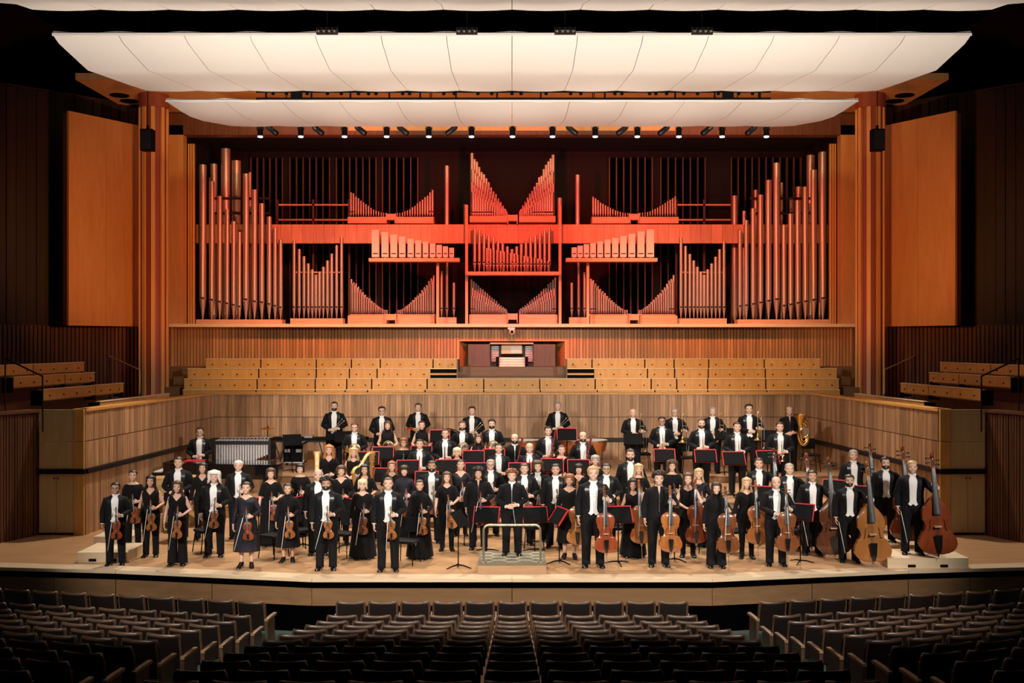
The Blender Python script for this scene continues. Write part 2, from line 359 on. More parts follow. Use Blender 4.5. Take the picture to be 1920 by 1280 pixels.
for s in (-1, 1):                                   # the open seat next to the console, with its two dark gaps
    x0, x1 = sorted(((s*(.5*50+102)*34.3/F)-.45, (s*(.5*50+102)*34.3/F)+.45)); zt = ZC-50*34.3/F
    o = empty('open_choir_seat', ((x0+x1)/2, 34.3, zt-.36)); hw = (x1-x0)/2
    for nm, z0, z1, m in (('ledge', .33, .36, 'bench_top'), ('back_slat', .14, .20, 'bench'), ('dark_back', -.05, .33, 'black')):
        mb = MB(); mb.bx(-hw, hw, 0 if nm != 'dark_back' else .08, .07 if nm != 'dark_back' else .12, z0, z1); mb.build(nm, M[m], o)
    mb = MB(); mb.bx((-hw if s > 0 else hw-.05), (-hw+.05 if s > 0 else hw), -.05, .3, -.05, .65); mb.build('end_post', M['fascia'], o)
    tag(o, 'open choir seat with dark gaps just %s of the organ console' % ('left' if s < 0 else 'right'), 'seat', 'open choir seats')
# ---- slatted wall behind the choir, alcove, sill
YW = 36.75
mb = MB(); mb.bx(-12.4, -1.9, YW+.06, YW+.3, 2.6, 4.9); mb.bx(1.9, 12.4, YW+.06, YW+.3, 2.6, 4.9); mb.bx(-1.9, 1.9, YW+.06, YW+.3, 4.36, 4.9)
wb = struct(mb.build('wall_back', M['slat']), 'slatted timber wall above the choir benches')
mb = strips((-12.4, YW), (-1.9, YW), 2.9, 4.86, .11, .028, .06, 0, .008)
strips((1.9, YW), (12.4, YW), 2.9, 4.86, .11, .028, .06, 0, .008, mb=mb); strips((-1.9, YW), (1.9, YW), 4.36, 4.86, .11, .02, .06, 0, .008, mb=mb)
stuff(mb.build('slats', M['slat'], wb))
for s in (-1, 1):
    mb = MB(); q = [(s*1.9, YW-.02), (s*1.52, YW+1.0), (s*1.46, YW+1.0), (s*1.82, YW-.02)]
    mb.prism(q[::-s], 2.9, 4.40); mb.build('alcove_cheek', M['orange'], wb)
mb = MB(); mb.bx(-1.9, 1.9, YW-.02, YW+1.0, 4.36, 4.40); mb.build('alcove_head', M['orange'], wb)
mb = MB(); mb.bx(-1.9, 1.9, YW+.98, YW+1.05, 2.9, 4.4); mb.build('alcove_back', M['console'], wb)
mb = MB(); mb.bx(-11.75, 11.75, 36.2, 41.5, 4.84, 4.95); struct(mb.build('trim_1', M['bench_top']), 'pale organ gallery sill')
# ---- organ chamber
mb = MB(); mb.bx(-12, 12, 41.4, 41.6, 4.9, 12.5); ob = struct(mb.build('wall_back', M['chamber']), 'dark back wall of the organ chamber')
for u0, u1 in ((472,531),(545,619),(632,706),(718,784),(1142,1222),(1238,1321),(1370,1500)):
    x0, x1 = (u0-960)*41.3/F, (u1-960)*41.3/F; z0, z1 = ZC+(640-600)*41.3/F, ZC+(640-296)*41.3/F
    mb = MB(); mb.bx(x0, x1, 41.34, 41.39, z0, z1); o = mb.build('swell_opening', M['void'], ob)
    k = max(4, round((u1-u0)/13))
    for i in range(k+1):
        x = x0+(x1-x0)*i/k; mb = MB(); mb.bx(x-.022, x+.022, 41.14, 41.32, z0, z1); mb.build('shutter', M['shutter'], o)
for s in (-1, 1):
    mb = MB(); mb.bx(s*11.3, s*11.42, 36.9, 41.5, 4.95, 11.7); struct(mb.build('wall_%s' % ('left' if s < 0 else 'right'), M['chamber']), 'dark side of the organ chamber, %s' % ('left' if s < 0 else 'right'))
    mb = MB(); mb.bx(s*11.25, s*11.78, 36.5, 36.9, 4.84, 11.75); o = struct(mb.build('trim_2', M['orange']), 'orange veneer jamb at the %s of the organ' % ('left' if s < 0 else 'right'))
    for x in (11.02, 11.10, 11.18):
        mb = MB(); mb.bx(s*x, s*(x+.045), 36.95, 37.1, 4.95, 11.2); mb.build('batten', M['maple_post'], o)
mb = MB(); mb.bx(-11.4, 11.4, 37.0, 41.5, 11.72, 11.8); struct(mb.build('ceiling', M['chamber']), 'dark ceiling of the organ chamber')
mb = MB(); mb.bx(-12.4, 12.4, 36.5, 37.0, 11.42, 12.15); struct(mb.build('trim_3', M['slat_dark']), 'dark beam over the organ opening')
mb = MB(); mb.prism([(-13.1,32),(13.1,32),(13.0,37),(-13.0,37)], 12.2, 12.4)
cl = struct(mb.build('ceiling', M['orange']), 'orange timber soffit above the stage')
mb = MB(); mb.bx(-5.8, 5.8, 36.42, 36.5, 11.55, 12.2); mb.build('drop_panel', M['orange'], cl)
for s in (-1, 1):
    for u, v in ((224,178),(243,189),(261,199)):
        Y = 7.85*F/(640-v); x = s*(u-960)*Y/F*-1
        mb = MB(); mb.lathe([(.30,12.17),(.30,12.199)], 16, 0, (x, Y, 0)); o = mb.build('downlight_hole', M['black'], cl)
# ---- black shell of the hall around everything
for nm, b, m, lab in (('wall_left', (-17.2,-17,-8,44,-1,16), 'tall_dark', 'dark side wall of the hall at the left'), ('wall_right', (17,17.2,-8,44,-1,16), 'tall_dark', 'dark side wall of the hall at the right'),
                 ('ceiling', (-17,17,-8,44,16,16.2), 'void', 'black ceiling void of the hall'), ('wall_back', (-17,17,43.8,44,-1,16), 'void', 'black rear wall behind the organ')):
    mb = MB(); mb.bx(*b); struct(mb.build(nm, M[m]), lab)
for s in (-1, 1):
    nmS = 'left' if s < 0 else 'right'
    # lower slatted wall beyond the terrace, upper dark wall, tilted orange reflector box
    p0, p1 = ((-16.8, 31.5), (-11.7, 36.6)) if s < 0 else ((11.7, 36.6), (16.8, 31.5))
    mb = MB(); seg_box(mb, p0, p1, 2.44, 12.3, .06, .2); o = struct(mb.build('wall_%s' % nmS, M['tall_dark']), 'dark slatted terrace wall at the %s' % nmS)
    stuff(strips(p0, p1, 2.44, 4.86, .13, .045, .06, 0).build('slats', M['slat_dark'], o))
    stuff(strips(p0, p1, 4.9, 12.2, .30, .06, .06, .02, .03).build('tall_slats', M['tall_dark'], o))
    a, b = Vector((s*13.55, 32.6, 0)), Vector((s*12.15, 34.9, 0)); q0, q1 = (a, b) if s < 0 else (b, a)
    bx_ = empty('reflector_panel', (0, 0, 0)); d, n, L = seg_frame(q0, q1)
    for i in range(2):
        mb = MB(); seg_box(mb, q0, q1, 4.84, 11.4, 0, .10, 0, L*i/2+.004, L*(i+1)/2-.004); mb.build('veneer_sheet', M['orange'], bx_)
    mb = MB(); seg_box(mb, q0, q1, 4.86, 11.35, .10, .3, 0, .02, L-.02); mb.build('box_frame', M['slat_dark'], bx_)
    tag(bx_, 'tall orange veneered reflector panel at the %s of the organ' % nmS, 'panel', 'reflector panels')
    # round column with timber battens
    c = empty('column', (s*11.42, 34.0, 2.4)); mb = MB(); mb.lathe([(.40,0),(.40,9.35)], 32); mb.build('shaft', M['column'], c)
    mb = MB(); mb.lathe([(.47,9.35),(.47,9.8)], 32); mb.build('capital', M['column'], c)
    for i in range(9):
        an = 2*PI*i/9+.1; mb = MB(); mb.box((.43*math.cos(an), .43*math.sin(an), 4.68), (.06, .12, 9.36), 0, Matrix.Rotation(an, 3, 'Z')); mb.build('batten', M['orange'], c)
    tag(c, 'tall round oxblood column with timber battens at the %s' % nmS, 'column', 'columns')
    # hanging loudspeaker in front of the column
    hx = s*(960-277)*30.5/F if s < 0 else (1645-960)*30.5/F
    sp = empty('hanging_loudspeaker', (hx, 30.5, 0)); zb, zt = ZC+(640-283)*30.5/F, ZC+(640-243)*30.5/F
    mb = MB(); mb.bx(-.17, .17, -.15, .15, zb, zt); mb.build('cabinet', M['black'], sp)
    mb = MB(); mb.bx(-.15, .15, -.165, -.152, zb+.03, zt-.03); mb.build('grille', M['dark_steel'], sp)
    mb = MB(); mb.tube([(0,0,zt),(0,0,zt+.12)], .04, 8); mb.tube([(0,0,zt+.1),(0,0,16.0)], .012, 6); mb.build('cable', M['black'], sp)
    tag(sp, 'black loudspeaker hanging on a cable by the %s column' % nmS, 'loudspeaker', 'hanging loudspeakers')
    # terrace benches beside the stage
    for i, ((u, v), zt) in enumerate(zip(((318,737),(232,717),(178,697),(158,678)), (2.90, 3.20, 3.50, 3.78))):
        Y = (ZC-zt)*F/(v-640); X = s*(960-u)*Y/F; dx = s*.099
        lens = ((2.0, 2.0), (1.6, 2.6), (1.6, 2.4), (2.6, 2.4))[i]; yy = Y
        for j, ln in enumerate(lens):
            pa, pb = (X+dx*(Y-yy+ln), yy-ln), (X+dx*(Y-yy), yy)
            q = (pb, pa) if s > 0 else (pa, pb)
            bench((q[0][0], q[0][1]), (q[1][0], q[1][1]), zt, .29, 'veneered terrace bench by the %s stage wall, %s row up, %s section' % (nmS, ORD[i], ('far', 'near')[j]), 'terrace benches', max(3, int(ln*1.7)), .30)
            yy -= ln+.02
        x0, x1 = sorted((X+s*.02, X+s*(.62 if i < 3 else 1.5))); mb = MB()
        mb.prism([(X+s*.45, Y+.2), (X+s*1.1, Y+.2), (X+s*1.1+dx*6, Y-6), (X+s*.45+dx*6, Y-6)][::s], 2.44, zt-.34)
        struct(mb.build('floor', M['slat_dark']), 'terrace step')
    # handrails
    for pts, lab in ((((205,668,29.5),(262,693,28.2),(262,738,28.2)), 'thin pale handrail rising beside the %s terrace wall'), (((10,672,23.6),(80,705,22.6),(80,768,22.6)), 'dark stair handrail at the %s edge of the terrace')):
        P = [at(u, v, Y) for u, v, Y in pts]; P = [(s*-x if s > 0 else x, y, z) for x, y, z in P]
        mb = MB(); mb.tube(P[:2]+[P[2]], .02, 6); o = mb.build('handrail', M['maple_post'] if 'pale' in lab else M['dark_steel'])
        mb = MB(); mb.tube([P[0], (P[0][0], P[0][1], 2.44)], .018, 6); mb.tube([P[2], (P[2][0], P[2][1], 2.44)], .018, 6); mb.build('post', M['dark_steel'], o)
        tag(o, lab % nmS, 'handrail')
# ---------------------------------------------------------------- canopies
def canopy(prof, lab, n):          # prof: list of (Y, z, halfwidth), front to back
    c = empty('acoustic_canopy', (0, prof[0][0], prof[0][1])); oy, oz = prof[0][0], prof[0][1]
    for k in range(n):
        rings = []
        t0, t1 = -1+2*k/n, -1+2*(k+1)/n
        mb = MB(); top = []; bot = []
        for Y, z, hw in prof:
            row = []
            for j in range(5):
                t = t0+(t1-t0)*j/4; sag = -.025*math.sin(PI*j/4)
                row.append((t*hw+(.006 if j == 0 else -.006 if j == 4 else 0), Y-oy, z-oz+sag))
            bot.append(row)
        nb = len(bot); vs_ = [p for r in bot for p in r]+[(p[0], p[1], p[2]+.08) for r in bot for p in r]; fs = []; o = nb*5
        for i in range(nb-1):
            for j in range(4):
                a = i*5+j; fs.append((a, a+5, a+6, a+1)); fs.append((o+a, o+a+1, o+a+6, o+a+5))
        for j in range(4): fs.append((j, j+1, o+j+1, o+j)); a = (nb-1)*5+j; fs.append((a+1, a, o+a, o+a+1))
        for i in range(nb-1): a = i*5; fs.append((a+5, a, o+a, o+a+5)); a += 4; fs.append((a, a+5, o+a+5, o+a))
        mb.add(vs_, fs); mb.build('fabric_panel', M['canopy'], c, 60)
    mb = MB(); Y, z, hw = prof[0]; mb.bx(-hw, hw, -.04, .0, -.015, .035); mb.build('front_lip', M['canopy'], c)
    for s in (-1, 1):
        for f in (.25, .75):
            mb = MB(); x = s*f*prof[0][2]; mb.tube([(x, 1.5, .05), (x, 1.5, 16-oz)], .012, 5); mb.build('suspension_cable', M['black'], c)
    tag(c, lab, 'canopy', 'acoustic canopies')
A = 9.0
canopy([(21.0, ZC+574*21.0/F, 861*21/F), (21.4, ZC+558*21.4/F, 850*21.4/F), (22.8, ZC+508*22.8/F, 796*22.8/F), (23.6, ZC+499*23.6/F, 770*23.6/F), (25, ZC+483*25/F, 725*25/F), (26.5, ZC+470*26.5/F, 686*26.5/F)], 'large cream fabric canopy in the middle, above the orchestra', 14)
canopy([(28.3, ZC+450*28.3/F, 649*28.3/F), (29.3, ZC+432*29.3/F, 622*29.3/F), (30.2, ZC+421*30.2/F, 603*30.2/F), (31.2, ZC+413*31.2/F, 579*31.2/F), (32.6, ZC+404*32.6/F, 528*32.6/F)], 'lower cream fabric canopy nearest the organ', 12)
canopy([(13.5, 10.0, 9.0), (15.5, 9.8, 8.95), (17.2, 9.85, 8.8), (18.4, ZC+632*18.4/F, 930*18.4/F), (18.9, ZC+622*18.9/F, 900*18.9/F)], 'cream fabric canopy cut off by the top of the picture', 14)
# lighting truss between the canopies
tr = empty('lighting_truss', (0, 27.4, 0)); k = 27.4/F
zt, zb = ZC+(640-172)*k, ZC+(640-185)*k; x0, x1 = (480-960)*k, (1445-960)*k
for z in (zt, zb): mb = MB(); mb.tube([(x0, 0, z), (x1, 0, z)], .028, 8); mb.build('rail', M['black'], tr)
for u in (499,584,657,730,788,855,932,1014,1134,1266,1340,1425): mb = MB(); x = (u-960)*k; mb.box((x, 0, (zt+zb)/2), (.045, .03, zt-zb)); mb.build('strut', M['black'], tr)
for u in (556, 1365): mb = MB(); mb.box(((u-960)*k, 0, (zt+zb)/2), (.27, .15, .16)); mb.build('control_box', M['black'], tr)
for u in (512,537,576,614,640,672,691,705,755,768,832,852,896,922,960,977,1024,1070,1089,1153,1166,1218,1230,1250,1282,1308,1347,1385,1411):
    mb = MB(); mb.lathe([(.03,.0),(.045,-.03),(.045,-.07),(.02,-.09)], 8, 0, ((u-960)*k, 0, zt)); mb.build('lamp', M['black'], tr)
for x_ in (-6, -2, 2, 6): mb = MB(); mb.tube([(x_, 0, zt), (x_, 0, 16)], .01, 5); mb.build('suspension_cable', M['black'], tr)
tag(tr, 'black lighting truss hung between two cream canopies', 'truss')
for i, u in enumerate((488,564,646,725,804,884,961,1036,1116,1195,1273,1354,1437)):
    Y = 33.1; p = at(u, 237, Y); o = empty('stage_spotlight', p)
    mb = MB(); mb.lathe([(.075,-.30),(.085,-.28),(.085,-.05),(.06,0)], 12); mb.build('housing', M['black'], o)
    mb = MB(); mb.lathe([(.078,-.335),(.078,-.302)], 12); mb.build('lens', M['lens'], o)
    mb = MB(); mb.tube([(-.1,0,-.12),(-.1,0,.06),(.1,0,.06),(.1,0,-.12)], .012, 6); mb.tube([(0,0,.06),(0,0,.37)], .014, 6); mb.build('yoke', M['black'], o)
    tag(o, 'lit black spotlight pointing straight down, %s from the left' % ORD[i], 'spotlight', 'lit spotlights')
for i, (u, sgn) in enumerate(((509,1),(595,1),(675,1),(754,1),(848,-1),(1071,1),(1168,-1),(1246,-1),(1327,-1),(1410,-1))):
    p = at(u, 243, 33.1); o = empty('tilted_spotlight', p); R = Matrix.Rotation(-sgn*math.radians(52), 3, 'Y')
    mb = MB(); mb.lathe([(.08,-.22),(.09,-.2),(.085,.12),(.05,.18)], 12, 0, (0,0,0), R); mb.build('housing', M['dark_steel'], o)
    mb = MB(); mb.lathe([(.07,-.235),(.07,-.222)], 12, 0, (0,0,0), R); mb.build('lens', M['black'], o)
    mb = MB(); mb.tube([(0,.1,0),(0,.1,.2),(0,-.1,.2),(0,-.1,0)], .012, 6); mb.tube([(0,0,.2),(0,0,.42)], .014, 6); mb.build('yoke', M['black'], o)
    tag(o, 'unlit spotlight tilted to the %s, %s from the left' % ('right' if sgn > 0 else 'left', ORD[i]), 'spotlight', 'tilted spotlights')
sb = empty('spot_bar', (0, 33.1, 0)); mb = MB(); z = ZC+403*33.1/F+.34
mb.tube([(-8.1, 0, z), (8.1, 0, z)], .03, 8); mb.build('bar', M['black'], sb)
for x_ in (-7, -2.5, 2.5, 7): mb = MB(); mb.tube([(x_, 0, z), (x_, 0, 12.2)], .015, 6); mb.build('hanger', M['black'], sb); tag(sb, 'black pipe carrying the spotlights behind the lower canopy', 'pipe')
for i, u in enumerate((612, 875, 1060, 1318)):        # dim gear in the black gap above the big canopy
    o = empty('overhead_lamp_row', at(u, 57, 20.0)); mb = MB(); mb.bx(-.2, .2, .05, .12, -.05, .08); mb.build('bracket', M['dark_steel'], o)
    for j in range(4): mb = MB(); mb.ell((-.15+.1*j, 0, 0), (.04, .05, .04), 0, 8, 5); mb.build('lamp', M['steel'], o)
    mb = MB(); mb.tube([(0,.1,.08),(0,.1,3.0)], .012, 5); mb.build('hanger', M['black'], o)
    tag(o, 'row of four dim round lamps in the black gap, %s from left' % ORD[i], 'lamp', 'dim lamp rows')
# ================================================================ ORGAN
def pipe(parent, u, vtop, vmouth, vtip, wpx, Y, m='pipe', slot=True, n=12, name='pipe'):
    k = Y/F; r = wpx*k/2; x = (u-960)*k; zt, zm, zf = [ZC+(640-v)*k for v in (vtop, vmouth, vtip)]
    mb = MB(); mb.lathe([(r*.22, zf), (r*.97, zm-.02), (r, zm), (r, zt), (r*.86, zt), (r*.86, zt-.15)], n, 0, (x, Y, 0), caps=(True, True))
    if slot:
        mb.box((x, Y-r*.93, zm+.035), (r*1.25, r*.25, .055), 1); mb.box((x, Y-r*.98, zm-.005), (r*1.4, r*.2, .02), 0)
    return mb.build(name, [M[m], M['slot']], parent, 50)
def chest(parent, u0, u1, v0, v1, Y, dep=.5, m='chest', nm='windchest'):
    k = Y/F; mb = MB(); mb.bx((u0-960)*k, (u1-960)*k, Y-dep/2, Y+dep/2, ZC+(640-v1)*k, ZC+(640-v0)*k); return mb.build(nm, M[m], parent)
def org(name, lab): o = empty(name, (0, 0, 0)); return tag(o, lab, 'organ', 'organ divisions')
def zz(lst, off, sc=3.369): return [tuple([off[0]+c[0]/sc, off[1]+c[1]/sc]+list(c[2:])) for c in lst]
# big flanking towers
LT = [(135,233,1080,46),(192,338,1090,36),(242,430,1102,32),(289,513,1112,30),(330,590,1122,30),(367,657,1132,26),(408,290,1088,40),(462,390,1100,36),(508,477,1106,34),(555,560,1117,32),(592,630,1128,28),(627,706,1138,26)]
LB = [(205,228,45),(280,132,60),(348,208,58),(188,313,30),(265,392,22),(433,280,22)]
RT = [(497,650,1130,26),(537,583,1125,28),(580,508,1117,32),(627,422,1107,34),(677,330,1097,38),(728,222,1087,42),(775,612,1127,32),(817,542,1120,34),(862,458,1110,36),(910,372,1100,38),(962,266,1090,40),(1020,152,1080,46)]
RB = [(463,428,38),(523,525,26),(597,392,30),(820,438,28),(868,372,40),(943,173,52),(760,345,20),(1000,160,20)]
for T, B, ox, cu, nm in ((LT, LB, 340, (372, 532), 'left'), (RT, RB, 1240, (1380, 1551), 'right')):
    o = org('organ_pipe_tower', 'tall tower of large organ pipes at the %s end' % nm)
    for c, t, mo, w_ in T: pipe(o, ox+c/3.369, 240+t/3.369, 240+mo/3.369, 598.5, w_/3.369, 37.6, n=20)
    for c, t, w_ in B: pipe(o, (ox+c/3.369-960)*38.9/38.9+960, 240+t/3.369, 590, 602, w_/3.369, 38.75, slot=False, n=16)
    chest(o, cu[0], cu[1], 599, 608.3, 37.6, .6)
    for v in (372, 400):
        k = 38.35/F; mb = MB(); mb.bx((cu[0]+25-960)*k, (cu[1]-25-960)*k, 38.3, 38.36, ZC+(640-v-2)*k, ZC+(640-v+2)*k); mb.build('stay_bar', M['dark_steel'], o)
# V-shaped mid ranks
LM = [(712,712),(745,765),(775,810),(802,856),(827,893),(850,926),(873,908),(897,877),(923,837),(950,793),(981,742),(1012,690)]
RM = [(124,693),(153,745),(180,796),(205,837),(228,877),(250,910),(271,927),(293,893),(318,856),(343,813),(368,766),(396,715)]
for T, ox, cu, nm in ((LM, 340, (547, 645), 'left'), (RM, 1240, (1272, 1360), 'right')):
    o = org('organ_pipe_rank', 'V-shaped rank of slim organ pipes beside the %s tower' % nm)
    for c, t in T: pipe(o, ox+c/3.369, 240+t/3.369, 577.5, 596, 6.2, 37.7, n=12)
    chest(o, cu[0], cu[1], 597, 608.3, 37.7, .5); chest(o, cu[0]+2, cu[1]-2, 509, 511.5, 37.86, .04, 'chest', 'stay_bar')
# curved beam of boards across the organ
bm = empty('organ_beam', (0, 0, 0)); us = list(np.linspace(346, 1576, 62)); rr = random.Random(3)
for a, b in zip(us, us[1:]):
    ma = (a+b)/2; cz = 421; Y = 38.1+.12*math.cos((ma-960)/1230*PI*4); k = Y/F
    mb = MB(); mb.bx((a-960)*k, (b-960)*k-.006, Y-.06, Y+.2+rr.uniform(0, .01), ZC+(640-cz-35)*k, ZC+(640-cz)*k); mb.build('board', M['beam'], bm)
tag(bm, 'wavy red-lit timber beam running across the organ', 'beam')
# generic rank with several rows
def rank(name, lab, u0, u1, f, vbase, n, Y, w0, w1, chestv, rows=1, mats=('pipe',), drop=.75, dY=.16, foot=7):
    o = org(name, lab); rr = random.Random(hash(lab) % 1000 if False else len(lab)*7+int(u0))
    for q in range(rows):
        for i in range(n):
            t = i/(n-1); u = u0+(u1-u0)*t+(q % 2)*(u1-u0)/n*.5; vt = vbase-(vbase-f(t))*(drop**q if q else 1)*rr.uniform(.96, 1.03)
            w_ = (w0+(w1-w0)*t)*(.92 if q else 1)
            pipe(o, u, vt, vbase-foot, vbase, max(w_, 1.6), Y-dY*q, mats[(q+i*(len(mats) > 2)) % len(mats)], slot=w_ > 4, n=8)
    a, b = min(u0, u1)-3, max(u0, u1)+3
    chest(o, a, b, vbase+1, vbase+1.0+2, Y-dY*rows-.02, .05, 'chest', 'pipe_rail'); chest(o, a, b, chestv[0], chestv[1], Y, .6+.2*rows)
    return o
cur = lambda a, b, p=1.6: (lambda t: b+(a-b)*(1-t)**p)
rank('organ_pipe_rank', 'small rank of pipes falling to the right, upper left', 658, 724, cur(359, 400), 406, 15, 38.25, 4.2, 2.2, (409, 420.6), 1)
rank('organ_pipe_rank', 'small rank of pipes rising to the right, upper left', 811, 745, cur(356, 400), 406, 15, 38.25, 4.2, 2.2, (409, 420.6), 1)
rank('organ_pipe_rank', 'small rank of pipes falling to the right, upper right', 1112, 1177, cur(369, 400), 406, 15, 38.25, 4.0, 2.2, (409, 420.6), 1)
rank('organ_pipe_rank', 'small rank of pipes rising to the right, upper right', 1266, 1200, cur(367, 400), 406, 15, 38.25, 4.0, 2.2, (409, 420.6), 1)
rank('organ_pipe_rank', 'tall dense ranks of pipes at top centre, left half', 885, 948, cur(290, 392, 1.05), 407, 15, 38.5, 7.0, 2.6, (409, 420), 4, drop=.74)
rank('organ_pipe_rank', 'tall dense ranks of pipes at top centre, right half', 1037, 976, cur(289, 392, 1.05), 407, 15, 38.5, 7.0, 2.6, (409, 420), 4, drop=.74)
rank('organ_pipe_rank', 'dense low ranks of pipes under centre shelf, left half', 884, 948, cur(522, 578, 1.1), 588, 16, 38.6, 4.6, 2.4, (591, 608.7), 3, ('pipe_dark', 'pipe'), drop=.72)
rank('organ_pipe_rank', 'dense low ranks of pipes under centre shelf, right half', 1041, 976, cur(522, 578, 1.1), 588, 16, 38.6, 4.6, 2.4, (591, 608.7), 3, ('pipe_dark', 'pipe'), drop=.72)
rank('organ_pipe_rank', 'low rank of dark and bright pipes, left, falling to right', 659, 724, cur(522, 582, 1.3), 588, 16, 38.6, 4.0, 2.4, (592, 608.7), 2, ('pipe', 'pipe_dark', 'pipe'), drop=.85)
rank('organ_pipe_rank', 'low rank of dark and bright pipes, left, rising to right', 813, 748, cur(517, 582, 1.3), 588, 16, 38.6, 4.0, 2.4, (592, 608.7), 2, ('pipe', 'pipe_dark', 'pipe'), drop=.85)
rank('organ_pipe_rank', 'low rank of dark and bright pipes, right, falling to right', 1108, 1174, cur(520, 582, 1.3), 588, 16, 38.6, 4.6, 2.4, (592, 608.7), 2, ('pipe', 'pipe', 'pipe_dark'), drop=.85)
rank('organ_pipe_rank', 'low rank of dark and bright pipes, right, rising to right', 1263, 1200, cur(516, 582, 1.3), 588, 16, 38.6, 4.6, 2.4, (592, 608.7), 2, ('pipe', 'pipe', 'pipe_dark'), drop=.85)
# centre shelf with two crossing rows of pipes
o = org('organ_pipe_rank', 'wide rank of flat-footed pipes on the centre shelf')
for i in range(17):
    t = i/16; u = 890+140*t; vt = 427+40*(1-abs(2*t-1))**1.0; pipe(o, u, vt, 494, 509, 6.4, 37.55, n=12)
for i in range(19):
    t = i/18; u = 913+115*t; pipe(o, u, 465+24*t, 497, 509, 4.6, 37.35, n=10)
chest(o, 876, 1048, 510, 516, 37.45, .6, 'chest', 'shelf')
for u in (875, 1050):
    k = 37.8/F; mb = MB(); mb.bx((u-2.5-960)*k, (u+2.5-960)*k, 37.75, 37.85, 4.95, ZC+(640-385)*k); mb.build('post', M['beam'], o)
# white square wooden pipes on two shelves
WL = [(273,590,50),(338,605,48),(398,622,46),(455,636,44),(513,650,42),(565,661,40),(615,671,38),(663,683,38),(708,692,36),(751,702,34),(793,712,32)]
WR = [(499,710,34),(540,698,35),(583,688,36),(628,680,38),(677,669,39),(727,657,40),(780,646,42),(835,632,44),(893,617,46),(955,601,48),(1018,587,52)]
for Wn, ox, sh, pu, nm in ((WL, 630, (693, 862), 821, 'left'), (WR, 940, (1061, 1231), 1102, 'right')):
    o = org('square_pipe_shelf', 'row of white square wooden organ pipes on the %s shelf' % nm); Y = 37.2; k = Y/F
    for c, t, w_ in Wn:
        u = ox+c/3.657; v0 = 270+t/3.657; hw = w_/3.657/2*k; x = (u-960)*k; z0, z1 = ZC+(640-482)*k, ZC+(640-v0)*k
        mb = MB(); mb.bx(x-hw, x+hw, Y-hw*.9, Y+hw*.9, z0, z1); mb.bx(x-hw*.7, x+hw*.7, Y-hw*.9-.006, Y-hw*.9+.01, z0+.10, z0+.135, 1)
        mb.lathe([(.03, z0-.05), (.05, z0)], 8, 0, (x, Y, 0)); mb.build('square_pipe', [M['pipe_wood'], M['slot']], o)
    chest(o, sh[0], sh[1], 484.5, 491, Y, .5, 'chest', 'shelf')
    mb = MB(); k2 = 37.5/F; mb.bx((pu-2.5-960)*k2, (pu+2.5-960)*k2, 37.4, 37.5, 4.95, ZC+(640-491)*k2); mb.build('post', M['beam'], o)
# lone pipes on and under the beam
for u, vt, vb, w_, lab in ((838, 311, 421, 8.5, 'lone tall pipe on the beam left of centre'), (1083, 328, 421, 8.5, 'lone tall pipe on the beam right of centre'),
                           (873.5, 384, 421, 9, 'stout pipe on the beam beside the centre ranks, left'), (1049.5, 371, 421, 9, 'stout pipe on the beam beside the centre ranks, right')):
    k = 38.2/F; mb = MB(); r = w_*k/2; mb.lathe([(r, ZC+(640-vb)*k), (r, ZC+(640-vt)*k), (r*.85, ZC+(640-vt)*k), (r*.85, ZC+(640-vt)*k-.1)], 16, 0, ((u-960)*k, 38.2, 0))
    tag(mb.build('organ_pipe', M['pipe']), lab, 'organ pipe', 'lone organ pipes')
for us_, nm in (((828, 838, 851), 'left'), ((1072, 1085, 1096), 'right')):
    o = org('organ_pipe_rank', 'three dark slim pipes between low ranks and centre, %s' % nm)
    for u, vt in zip(us_, (508, 492, 530) if nm == 'left' else (530, 492, 510)): pipe(o, u, vt, 580, 594, 5.5, 38.4, 'pipe_dark', n=10)
    chest(o, us_[0]-5, us_[2]+5, 595, 608.7, 38.4, .4)
for u, v, nm in ((734, 407, 'upper left'), (1188, 407, 'upper right'), (961, 409, 'upper centre'), (734, 594, 'lower left'), (1188, 594, 'lower right'), (961, 593, 'lower centre')):
    k = 38/F; o = empty('tuning_seat_box', at(u, v, 38)); mb = MB(); mb.bx(-8*k, 8*k, -.2, .2, -6*k, 5*k); mb.build('box', M['chest'], o)
    mb = MB(); mb.bx(-9.5*k, -8*k, -.22, .2, -12*k, 6*k); mb.bx(8*k, 9.5*k, -.22, .2, -12*k, 6*k); mb.build('bracket', M['beam'], o)
    tag(o, 'small square wooden box between pipe ranks, %s' % nm, 'box', 'organ boxes')
# walkway rails and ladder behind
o = empty('organ_walkway_rail', (0, 39.6, 0)); k = 39.6/F
for u0, u1 in ((520, 655), (1268, 1372)):
    for v in (384, 412): mb = MB(); mb.bx((u0-960)*k, (u1-960)*k, -.03, .03, ZC+(640-v-1.5)*k, ZC+(640-v+1.5)*k); mb.build('rail', M['beam'], o)
    for u in (u0, (u0+u1)/2, u1): mb = MB(); mb.bx((u-2-960)*k, (u+2-960)*k, -.03, .03, 4.95, ZC+(640-374)*k); mb.build('post', M['shutter'], o)
tag(o, 'thin timber walkway rails behind the organ beam', 'rail')
